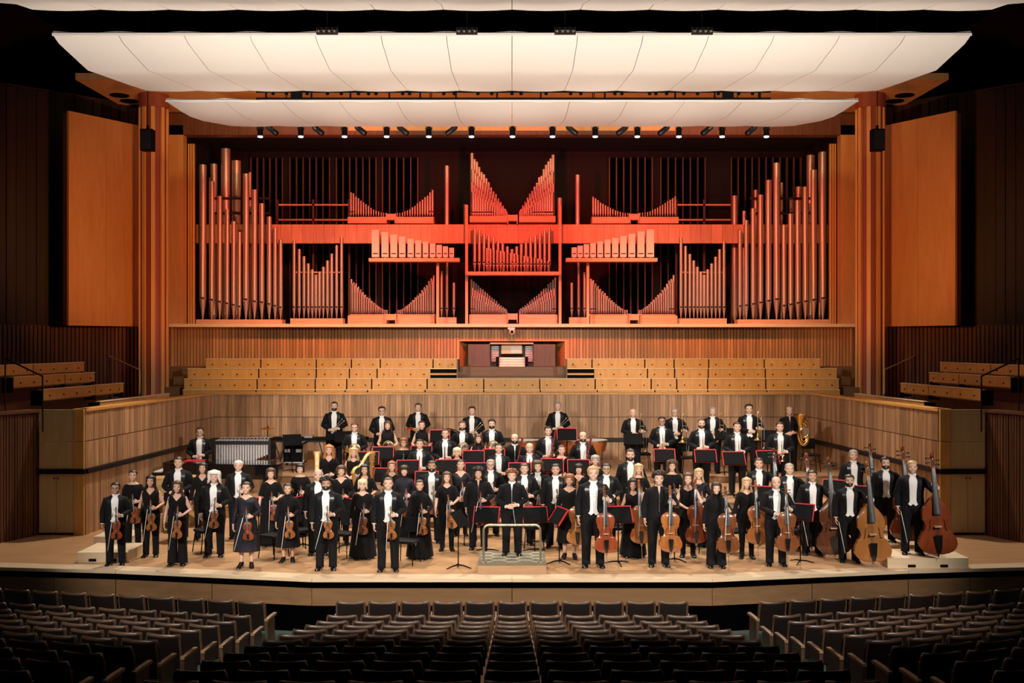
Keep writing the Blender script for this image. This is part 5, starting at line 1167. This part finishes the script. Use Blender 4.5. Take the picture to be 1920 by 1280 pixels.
# ================================================================ STALLS SEATS
def seat_meshes():
    P = {}; w_ = .235
    mb = MB(); rows = []
    for z, y, hw in ((.40,.02,w_*.93),(.55,.0,w_*.97),(.70,-.03,w_),(.82,-.055,w_*.99),(.862,-.06,w_*.95)):
        rows.append([(x*hw, y+.05*(1-abs(x)**2)*-.6+.03, z+(.012*(abs(x)**2) if z > .8 else 0)) for x in np.linspace(-1, 1, 9)])
    ins = [[(x, y+.05, z) for x, y, z in r] for r in rows]; nr, nc = 5, 9
    vs_ = [p for r in rows for p in r]+[p for r in ins for p in r]; o = nr*nc; fs = []
    for i in range(nr-1):
        for j in range(nc-1): a = i*nc+j; fs += [(a, a+1, a+nc+1, a+nc), (o+a, o+a+nc, o+a+nc+1, o+a+1)]
        a = i*nc; fs.append((a, a+nc, o+a+nc, o+a)); a += nc-1; fs.append((a+nc, a, o+a, o+a+nc))
    for j in range(nc-1): fs.append((j+1, j, o+j, o+j+1)); a = (nr-1)*nc+j; fs.append((a, a+1, o+a+1, o+a))
    mb.add(vs_, fs); P['backrest'] = mb.mesh('backrest', M['seat_back'], 50)
    mb = MB(); edge = [r[0] for r in rows]+rows[-1][1:-1]+[r[-1] for r in rows[::-1]]; edge = [(x, y+.025, z) for x, y, z in edge]
    mb.tube(edge, .030, 6); P['rim'] = mb.mesh('rim', M['seat_rim'], 60)
    mb = MB(); mb.bx(-.21, .21, .06, .13, .38, .76); P['folded_seat'] = mb.mesh('folded_seat', M['seat_back'], 40)
    mb = MB(); mb.loft([[(-.03,y,z-.035),(.03,y,z-.035),(.03,y,z),(-.03,y,z)] for y, z in ((-.02,.60),(.15,.62),(.36,.63))]); P['armrest'] = mb.mesh('armrest', M['seat_arm'], 40)
    mb = MB(); mb.bx(-.018, .018, .0, .30, .0, .59); P['side_panel'] = mb.mesh('side_panel', M['seat_rim'], 40)
    return P
SM = seat_meshes()
def seat(x, y, z, rz, lab, left_end=False):
    o = empty('stalls_seat', (x, y, z), rz)
    for k in ('backrest', 'rim', 'folded_seat'): link(k, SM[k], o)
    for sx in ((-.275, .275) if left_end else (.275,)):
        link('armrest', SM['armrest'], o, (sx, 0, 0)); link('side_panel', SM['side_panel'], o, (sx, 0, 0))
    tag(o, lab, 'seat', 'stalls seats')
for k in range(12):
    Y = 18.2-.81*k; z = stall_z(Y) if k else -.975
    for i in range(-5, 6):
        X = i*(.55+.004*k)
        pos = 'in the middle' if i == 0 else '%s %s of the middle' % (ORD[abs(i)-1], 'left' if i < 0 else 'right')
        seat(X, Y, z, 0, 'stalls seat in the centre block, %s row from the stage, %s' % (ORD[k], pos), i == -5)
    for s in (-1, 1):
        an = math.radians(11)*-s*-1; d = Vector((s*math.cos(math.radians(11)), math.sin(math.radians(11)), 0))
        p0 = Vector((s*(4.45+.035*k), 18.22-.81*k, 0))
        for i in range(14):
            p = p0+d*(.56*i)
            if abs(p.x) > p.y*.49+.35: break
            zz_ = -.975 if k == 0 else stall_z(Y)
            seat(p.x, p.y, zz_, math.atan2(d.y*s, d.x*s), 'stalls seat in the %s block, %s row from the stage, %s from the aisle' % ('left' if s < 0 else 'right', ORD[k], ORD[i]), s > 0 and i == 0)
# ================================================================ STAGE FURNITURE
PLACED = [(p['X'], p['Y'], .22) for p in PEOPLE]
def free(x, y, rad):
    best = None
    for dx in np.arange(-.45, .46, .09):
        for dy in np.arange(-.5, .81, .1):
            X, Y = x+dx, y+dy
            if floor_z(X, Y) != floor_z(x, y): continue
            c = min((math.hypot(X-a, Y-b)-r-rad*.6 for a, b, r in PLACED), default=9)
            sc_ = min(c, 0)*6-abs(dx)*1.5-abs(dy)*.5
            if best is None or sc_ > best[0]: best = (sc_, X, Y)
    PLACED.append((best[1], best[2], rad*.6)); return best[1], best[2]
def stand_meshes():
    P = {}
    mb = MB(); mb.box((0,0,0), (.50,.008,.34)); mb.box((0,-.0,-.17), (.50,.06,.008)); P['desk'] = mb.mesh('desk', M['black'], 40)
    mb = MB(); mb.tube([(0,.03,.02),(0,.03,1.02)], .012, 8); mb.tube([(0,.03,.7),(0,.03,.82)], .018, 8); P['pole'] = mb.mesh('pole', M['black'], 40)
    for i in range(3):
        a = 2*PI*i/3+.5; mb = MB(); mb.tube([(0,.03,.06),(.12*math.cos(a),.03+.12*math.sin(a),.05),(.27*math.cos(a),.03+.27*math.sin(a),.012)], [.016,.014,.010], 6); P['foot%d' % i] = mb.mesh('foot', M['black'], 40)
    mb = MB(); mb.box((0,.006,.175), (.53,.03,.022)); mb.box((-.262,.006,.0), (.016,.03,.36)); mb.box((.262,.006,.0), (.016,.03,.36)); mb.box((0,.016,0), (.50,.006,.35)); P['red_folder'] = mb.mesh('red_folder', M['red'], 40)
    mb = MB(); mb.box((-.12,.022,0), (.22,.004,.30)); mb.box((.12,.022,0), (.22,.004,.30)); P['sheet_music'] = mb.mesh('sheet_music', M['paper'], 40)
    return P
ST = stand_meshes()
def stand(u, vtop, Y, lab, turn=0, red=True, tilt=-35, h=None, z=None):
    # the desk's upper edge shows at (u, vtop); the stand faces the player (away from the camera), we see its back
    X, Y = free((u-960)*Y/F, Y, .36); z = floor_z(X, Y) if z is None else z; zt = ZC-(vtop-640)*Y/F-z; o = empty('music_stand', (X, Y, z), math.radians(turn)-math.atan2(X, Y)*.5)
    cz = zt-.15; sc = max(.3, (cz-.02)/1.0)
    for k, me in ST.items():
        if k in ('desk', 'red_folder', 'sheet_music'):
            if k != 'desk' and not red: continue
            link(k, me, o, (0, 0, cz), (math.radians(tilt), 0, 0))
        else: link('foot' if k.startswith('foot') else k, me, o, scale=(1, 1, sc) if k == 'pole' else None)
    tag(o, lab, 'music stand', 'music stands')
for a in ((912,951,22.0,'red-edged music stand left of the conductor',-8), (1003,951,22.0,'red-edged music stand right of the conductor',10), (862,957,20.5,'music stand seen edge-on at the front, left of the podium',68,False),
          (1160,950,20.8,'red-edged stand between the tall cellist and the long-haired cellist',12), (1265,952,20.9,'edge-on stand between the cellos right of the young man',-62,False), (1500,945,20.9,'red-edged stand at right of the balding cellist',-20),
          (1246,842,27.0,'red-edged stand before the trumpet player with glasses',0), (1323,843,26.2,'red-edged stand before the bearded trumpet player',4), (1376,847,25.3,'red-edged stand before the trumpet player looking down',8), (1440,845,25.3,'red-edged stand before the trumpet player nearest the tuba',14),
          (1187,812,27.95,'plain black stand before the first trombone',0,False), (1063,803,28.3,'red-edged stand in front of the man with mallets',0), (1358,802,28.1,'plain black stand among the trombones',0,False), (1445,806,28.1,'plain black stand beside the tuba',-8,False),
          (718,838,26.6,'red-edged stand before the long-haired horn player',0), (790,836,26.7,'red-edged stand before the dark-haired horn player',0), (690,847,26.0,'red-edged stand beside the gilded harp',0), (818,806,27.85,'red-edged stand in front of the bass drum',0),
          (765,863,24.9,'red-edged stand below the reddish-haired wind player',0), (800,884,24.2,'red-edged stand below the stocky wind player',0), (838,862,25.3,'red-edged stand below the oboe player',0), (888,845,26.0,'red-edged stand behind the clarinet player',0),
          (893,868,24.9,'red-edged stand below the clarinet player in sleeveless top',0), (926,842,26.0,'red-edged stand behind the man with receding hair',0), (975,868,24.8,'red-edged stand below the moustached bassoon player',0), (1035,860,25.4,'red-edged stand below the upright bassoon',0),
          (1085,862,25.3,'red-edged stand in front of the timpani',0), (722,878,24.6,'red-edged stand behind the auburn-haired woman',-10), (570,930,22.6,'red-edged stand among the violins on the left',60), (650,935,22.6,'red-edged stand behind the pale blond violinist',-50),
          (478,934,22.8,'red-edged stand behind the sequined dress',-5), (1565,900,23.0,'red-edged stand between the double basses at the back',-20), (1622,912,23.3,'red-edged stand in front of the dark-bearded bassist',-25), (1428,912,22.9,'red-edged stand behind the fair cellist',-15),
          (1046,952,20.9,'red-edged stand turned sideways right of the podium',-68), (548,814,28.6,'plain black stand beside the black flight case',14,False), (645,808,28.6,'plain black stand before the tall percussionist',6,False)):
    stand(*a[:4], turn=a[4] if len(a) > 4 else 0, red=(a[5] if len(a) > 5 else True))
def chair(u, v, Y, lab, turn=0, z=None):      # v: photo row of the seat top
    X, Y = free((u-960)*Y/F, Y, .50); z = floor_z(X, Y) if z is None else z; o = empty('orchestra_chair', (X, Y, z), math.radians(turn))
    def mk():
        P = {}; mb = MB(); mb.loft([[(x*w_, y, zz_+.0) for x, zz_ in ((-1,.42),(1,.42),(1,.47),(-1,.47))] for y, w_ in ((-.21,.19),(-.18,.215),(.18,.205),(.21,.18))]); P['seat'] = mb.mesh('seat', M['cloth_black'], 40)
        mb = MB(); mb.loft([[(x*w_, y+d, z_) for x, d in ((-1,0),(-.5,.02),(.5,.02),(1,0),(1,.035),(-1,.035))] for y, z_, w_ in ((.22,.58,.17),(.25,.72,.20),(.27,.86,.18))]); P['backrest'] = mb.mesh('backrest', M['cloth_black'], 40)
        for i, (x, y) in enumerate(((-1,-1),(1,-1),(-1,1),(1,1))):
            mb = MB(); mb.tube([(x*.18,y*.17,.43),(x*.21,y*.22,0)], .011, 6); P['leg%d' % i] = mb.mesh('leg', M['black'], 40)
        for s in (-1, 1): mb = MB(); mb.tube([(s*.15,.17,.44),(s*.15,.24,.62)], .012, 6); P['back_support%d' % s] = mb.mesh('back_support', M['black'], 40)
        return P
    for k, me in cached('chair', mk).items(): link(k.rstrip('-0123456789'), me, o)
    tag(o, lab, 'chair', 'orchestra chairs')
for a in ((372,0,21.5,'black chair beside the bushy white-haired violinist',-50), (505,0,21.1,'black chair behind the small woman in turtleneck',-30), (640,0,21.5,'black chair between bearded man and pale blond woman',-20), (571,0,22.3,'black chair left of the bearded violinist',25), (765,0,21.2,'black chair behind the lean balding man',-15),
          (705,0,23.0,'black chair deep among the second violins',10), (880,0,22.4,'black chair behind the long-curled man',20), (1020,0,22.6,'black chair right of the podium',-10), (1155,0,22.7,'black chair behind the tall cellist',0), (1318,0,22.6,'black chair behind the tilted cello',0), (1375,0,21.9,'black chair behind the woman with plait',10),
          (1475,0,22.2,'black chair behind the balding cellist',20), (1290,0,28.3,'black chair on the high riser behind the trumpets',0), (1205,0,28.9,'black chair behind the first trombone',0), (1520,0,28.8,'black chair beside the tuba',0), (328,0,24.5,'black chair by the wooden celesta',30)):
    chair(a[0], 0, a[2], a[3], a[4])
# podium
o = empty('conductor_podium', (0, 20.6, 0)); mb = MB(); mb.bx(-.64, .64, -.62, .55, 0, .17); mb.build('block', M['riser_face'], o)
mb = MB(); mb.bx(-.64, .64, -.62, .55, .17, .195); ct = mb.build('carpet', M['carpet_hex'], o); mb = MB()
r_ = .17
for i in range(-3, 4):
    for j in range(-3, 4):
        cx, cy = i*r_*1.5, -.035+(j+(.5 if i % 2 else 0))*r_*1.732
        for q in range(6):
            a, b = [(cx+r_*math.cos(PI/3*(q+e)), cy+r_*math.sin(PI/3*(q+e))) for e in (0, 1)]
            if max(abs(a[0]), abs(b[0])) < .635 and all(-.615 < y < .545 for y in (a[1], b[1])) and q < 3: mb.tube([(a[0], a[1], .196), (b[0], b[1], .196)], .006, 4)
mb.build('hexagon_lines', M['hexline'], ct)
mb = MB(); mb.bx(-.645, .645, -.635, -.62, .165, .2); mb.build('front_trim', M['podium_rail'], o)
hw = .535; mb = MB(); pts = [(-hw,-.55,.2),(-hw,-.55,.80)]+[(-hw+.1*(1-math.cos(t)), -.55, .80+.1*math.sin(t)) for t in np.linspace(.2, PI/2, 5)]
pts += [(-x, y, z) for x, y, z in pts[::-1]]; mb.tube(pts, .022, 10); mb.build('guard_rail', M['podium_rail'], o)
for s in (-1, 1): mb = MB(); mb.lathe([(.05,.195),(.05,.21),(.03,.215)], 12, 0, (s*hw,-.55,0)); mb.build('rail_foot', M['podium_rail'], o)
tag(o, 'carpeted conductor podium with hexagon pattern and brass guard rail', 'podium')
# pale plywood blocks
def block(x0, x1, y0, y1, z0, z1, lab, slots=True):
    o = empty('plywood_block', ((x0+x1)/2, (y0+y1)/2, z0)); hx, hy = abs(x1-x0)/2, (y1-y0)/2
    mb = MB(); mb.bx(-hx, hx, -hy, hy, 0, z1-z0-.018); mb.build('box', M['ply'], o); mb = MB(); mb.bx(-hx-.006, hx+.006, -hy-.006, hy+.006, z1-z0-.018, z1-z0); mb.build('top_sheet', M['ply'], o)
    if slots:
        for s in (-.4, .4): mb = MB(); mb.bx(hx*s-.075, hx*s+.075, -hy-.004, -hy+.02, .02, .075); mb.build('hand_slot', M['black'], o)
    tag(o, lab, 'block', 'plywood blocks')
block(-8.55, -7.58, 21.0, 22.0, 0, .2, 'low plywood block at the left front with hand slots')
block(-8.9, -8.1, 22.7, 23.5, 0, .2, 'lower plywood step by the left stage wall'); block(-8.85, -8.0, 23.6, 24.4, 0, .42, 'upper plywood step by the left stage wall', False)
block(7.2, 8.75, 20.45, 21.35, 0, .2, 'plywood block at the right front under the fair-haired bassist'); block(7.1, 8.5, 21.75, 22.75, 0, .2, 'plywood block under the dark-bearded bassist')
# celesta
o = empty('celesta', at(345, 965, 25.2)); o.location.z = 0; o.rotation_euler = (0, 0, .25)
for nm, b, m in (('case', (-.62,.62,-.05,.35,.08,1.12), 'celesta'), ('key_bed', (-.60,.60,-.32,-.04,.62,.70), 'celesta'), ('lid', (-.64,.64,-.08,.38,1.12,1.15), 'celesta'), ('music_desk', (-.40,.40,-.10,-.06,.86,1.08), 'bench_top'), ('plinth', (-.60,.60,-.04,.34,0,.08), 'celesta')):
    mb = MB(); mb.bx(*b); mb.build(nm, M[m], o)
for s in (-1, 1):
    mb = MB(); mb.bx(s*.6-.03, s*.6+.03, -.33, -.04, 0, .82); mb.build('key_cheek', M['celesta'], o)
mb = MB(); mb.bx(-.56, .56, -.30, -.06, .70, .72); mb.build('keys', M['ivory'], o)
tag(o, 'small light-wood celesta by the left stage wall', 'celesta')
# grand piano
pz = .3; o = empty('grand_piano', (-7.55, 27.0, pz)); out = [(-1.25,-.10),(1.55,-.55),(1.72,-.40),(1.74,.0),(1.45,.35),(.7,.55),(.0,.75),(-1.25,.95)]
mb = MB(); mb.prism(out, .62, .96); mb.build('case', M['gloss_black'], o)
mb = MB(); mb.prism([(x*1.01, y*1.02) for x, y in out], .965, .99); mb.build('lid', M['gloss_black'], o)
mb = MB(); mb.bx(-1.55, -1.25, -.05, .92, .66, .74); mb.build('key_bed', M['gloss_black'], o); mb = MB(); mb.bx(-1.52, -1.28, .0, .88, .74, .76); mb.build('keys', M['ivory'], o)
mb = MB(); mb.box((-1.05,.5,1.0), (.22,.7,.02)); mb.build('music_desk', M['gloss_black'], o)
for x, y in ((-1.1,.05),(-1.1,.8),(1.35,-.2)): mb = MB(); mb.lathe([(.04,0),(.05,.05),(.06,.62)], 10, 0, (x, y, 0)); mb.build('leg', M['gloss_black'], o)
mb = MB(); mb.box((-.6,.4,.997), (.5,.35,.012)); mb.build('open_score', M['red'], o)
tag(o, 'black lacquered grand piano at the left of the stage', 'piano')
# vibraphone
o = empty('vibraphone', (-7.3, 29.1, .85)); mb = MB(); mb.bx(-.75,.75,-.32,-.28,.72,.80); mb.bx(-.75,.75,.26,.30,.72,.80); mb.bx(-.79,-.73,-.34,.32,.0+.3,.84); mb.bx(.73,.79,-.34,.32,.3,.84); mb.build('frame', M['dark_steel'], o)
for i in range(20):
    x = -.68+1.36*i/19; L = .19-.075*i/19; mb = MB(); mb.bx(x-.027, x+.027, -.14-L, -.14+L, .82, .835); mb.build('bar', M['silver'], o)
    tl = .60-.0*i if i < 12 else .60-.03*(i-11); mb = MB(); mb.tube([(x,-.27,.80),(x,-.27,.80-tl)], .029, 10); mb.build('resonator', M['silver'], o)
for i in range(14): x = -.64+1.28*i/13; mb = MB(); mb.bx(x-.024, x+.024, .02, .28, .855, .87); mb.build('accidental_bar', M['silver'], o)
for x in (-.76, .76):
    for y in (-.3, .28): mb = MB(); mb.tube([(x,y,.3),(x,y,.05)], .02, 8); mb.ell((x,y,.04), (.02,.04,.04)); mb.build('leg', M['dark_steel'], o)
tag(o, 'vibraphone with silver resonator tubes behind the piano', 'vibraphone')
# long black table percussion next to it, flight case, cymbals, drums
o = empty('percussion_table', (-5.55, 29.15, .85)); mb = MB(); mb.bx(-1.0,1.6,-.25,.25,.82,.88); mb.build('top', M['black'], o)
for x in (-.9, .3, 1.5): mb = MB(); mb.tube([(x,-.2,.82),(x+.25,-.2,0)], .016, 6); mb.tube([(x+.25,.2,.82),(x,.2,0)], .016, 6); mb.build('trestle', M['dark_steel'], o)
for x in (-.7, -.1, 1.2): mb = MB(); mb.bx(x, x+.22, -.15, .1, .88, .94); mb.build('small_instrument', M['steel'], o)
tag(o, 'black trestle table of small percussion at the back left', 'table')
o = empty('flight_case', at(553, 866, 30.2)); o.location.z = .85; k = 30.2/F; hw = 20*k; hh = 36*k
mb = MB(); mb.bx(-hw+.02, hw-.02, -.25, .25, .10, .10+hh); mb.build('case', M['black'], o)
mb = MB(); [mb.bx(a, b, -.265, .265, c, d) for a, b, c, d in ((-hw,-hw+.03,.09,.11+hh),(hw-.03,hw,.09,.11+hh),(-hw,hw,.09,.12),(-hw,hw,.08+hh,.11+hh))]; mb.build('metal_edging', M['steel'], o)
for s in (-1, 1): mb = MB(); mb.box((s*hw*.55,-.262,.10+hh*.62), (.16,.02,.09)); mb.build('recessed_handle', M['steel'], o); mb = MB(); mb.ell((s*hw*.75,0,.045), (.03,.05,.045)); mb.build('castor', M['black'], o)
tag(o, 'black flight case with metal edging standing at the back left', 'case')
def cymbal(u, v, Y, lab, r=.23, z=.85):
    p = at(u, v, Y); o = empty('cymbal_stand', (p[0], p[1], z)); h = p[2]-z
    mb = MB(); mb.lathe([(r,-.01),(r*.5,.025),(.05,.035),(.03,.055),(.01,.06)], 24, 0, (0,0,h)); mb.build('cymbal', M['brass'], o)
    mb = MB(); mb.tube([(0,0,0.1),(0,0,h+.08)], .011, 8); [mb.tube([(0,0,.35),(.3*math.cos(a),.3*math.sin(a),0)], .010, 6) for a in (.5,2.6,4.7)]; mb.build('stand', M['dark_steel'], o)
    tag(o, lab, 'cymbal', 'cymbals')
cymbal(502, 803, 30.5, 'thin cymbal on a stand against the back wall at left'); cymbal(770, 804, 29.4, 'cymbal on a stand beside the young brown-haired percussionist')
o = empty('bass_drum', at(840, 815, 29.6)); o.location.z = .85; mb = MB(); R = Matrix.Rotation(PI/2, 3, 'X'); mb.lathe([(.46,-.22),(.46,.22)], 32, 0, (0,0,.60), R, caps=(False, False)); mb.build('shell', M['gloss_black'], o)
for y in (-.225, .225): mb = MB(); mb.lathe([(.45,-.004),(.45,.004)], 32, 0, (0,y,.60), R); mb.build('drum_head', M['black'], o); mb = MB(); mb.tube([(.46*math.cos(a), y, .60+.46*math.sin(a)) for a in np.linspace(0, 2*PI, 33)], .014, 6); mb.build('hoop', M['black'], o)
for s in (-1, 1): mb = MB(); mb.tube([(s*.35,-.2,.3),(s*.45,-.3,0)], .015, 6); mb.tube([(s*.35,.2,.3),(s*.45,.3,0)], .015, 6); mb.build('cradle_leg', M['dark_steel'], o)
tag(o, 'large black bass drum behind the horns', 'drum')
for i, (u, Y, r) in enumerate(((985, 28.6, .36), (1020, 29.3, .34), (1072, 29.2, .34), (1112, 28.6, .38))):
    X = (u-960)*Y/F; o = empty('timpani', (X, Y, .85)); zt = ZC-(824-640)*Y/F-.85
    mb = MB(); mb.lathe([(.06,zt-.46),(r*.55,zt-.42),(r*.88,zt-.28),(r*.97,zt-.08),(r,zt-.03)], 28); mb.build('copper_bowl', M['copper'], o)
    mb = MB(); mb.lathe([(r*1.02,zt-.045),(r*1.02,zt)], 28); mb.build('hoop', M['steel'], o); mb = MB(); mb.lathe([(r,zt),(r*.5,zt+.006),(.01,zt+.006)], 28); mb.build('drum_head', M['skin_drum'], o)
    for q in range(6):
        a = 2*PI*q/6; mb = MB(); mb.tube([(r*1.03*math.cos(a), r*1.03*math.sin(a), zt-.01), (r*.8*math.cos(a), r*.8*math.sin(a), zt-.42)], .008, 6); mb.build('tension_rod', M['steel'], o)
    mb = MB(); mb.lathe([(.30,0),(.30,.03),(.05,.06),(.05,zt-.45)], 16); [mb.tube([(r*.9*math.cos(a), r*.9*math.sin(a), zt-.2), (.28*math.cos(a), .28*math.sin(a), .03)], .012, 6) for a in (.6, 2.5, 4.7)]; mb.build('pedal_base', M['dark_steel'], o)
    tag(o, 'copper kettledrum on pedal base, %s from the left' % ORD[i], 'timpani', 'timpani')
harp((-4.45, 24.35, 0), 1.75, 'light-wood harp left of the ginger-haired woman', False); harp((-3.4, 24.35, 0), 1.05, 'gilded carved harp right of the blond harpist', True)
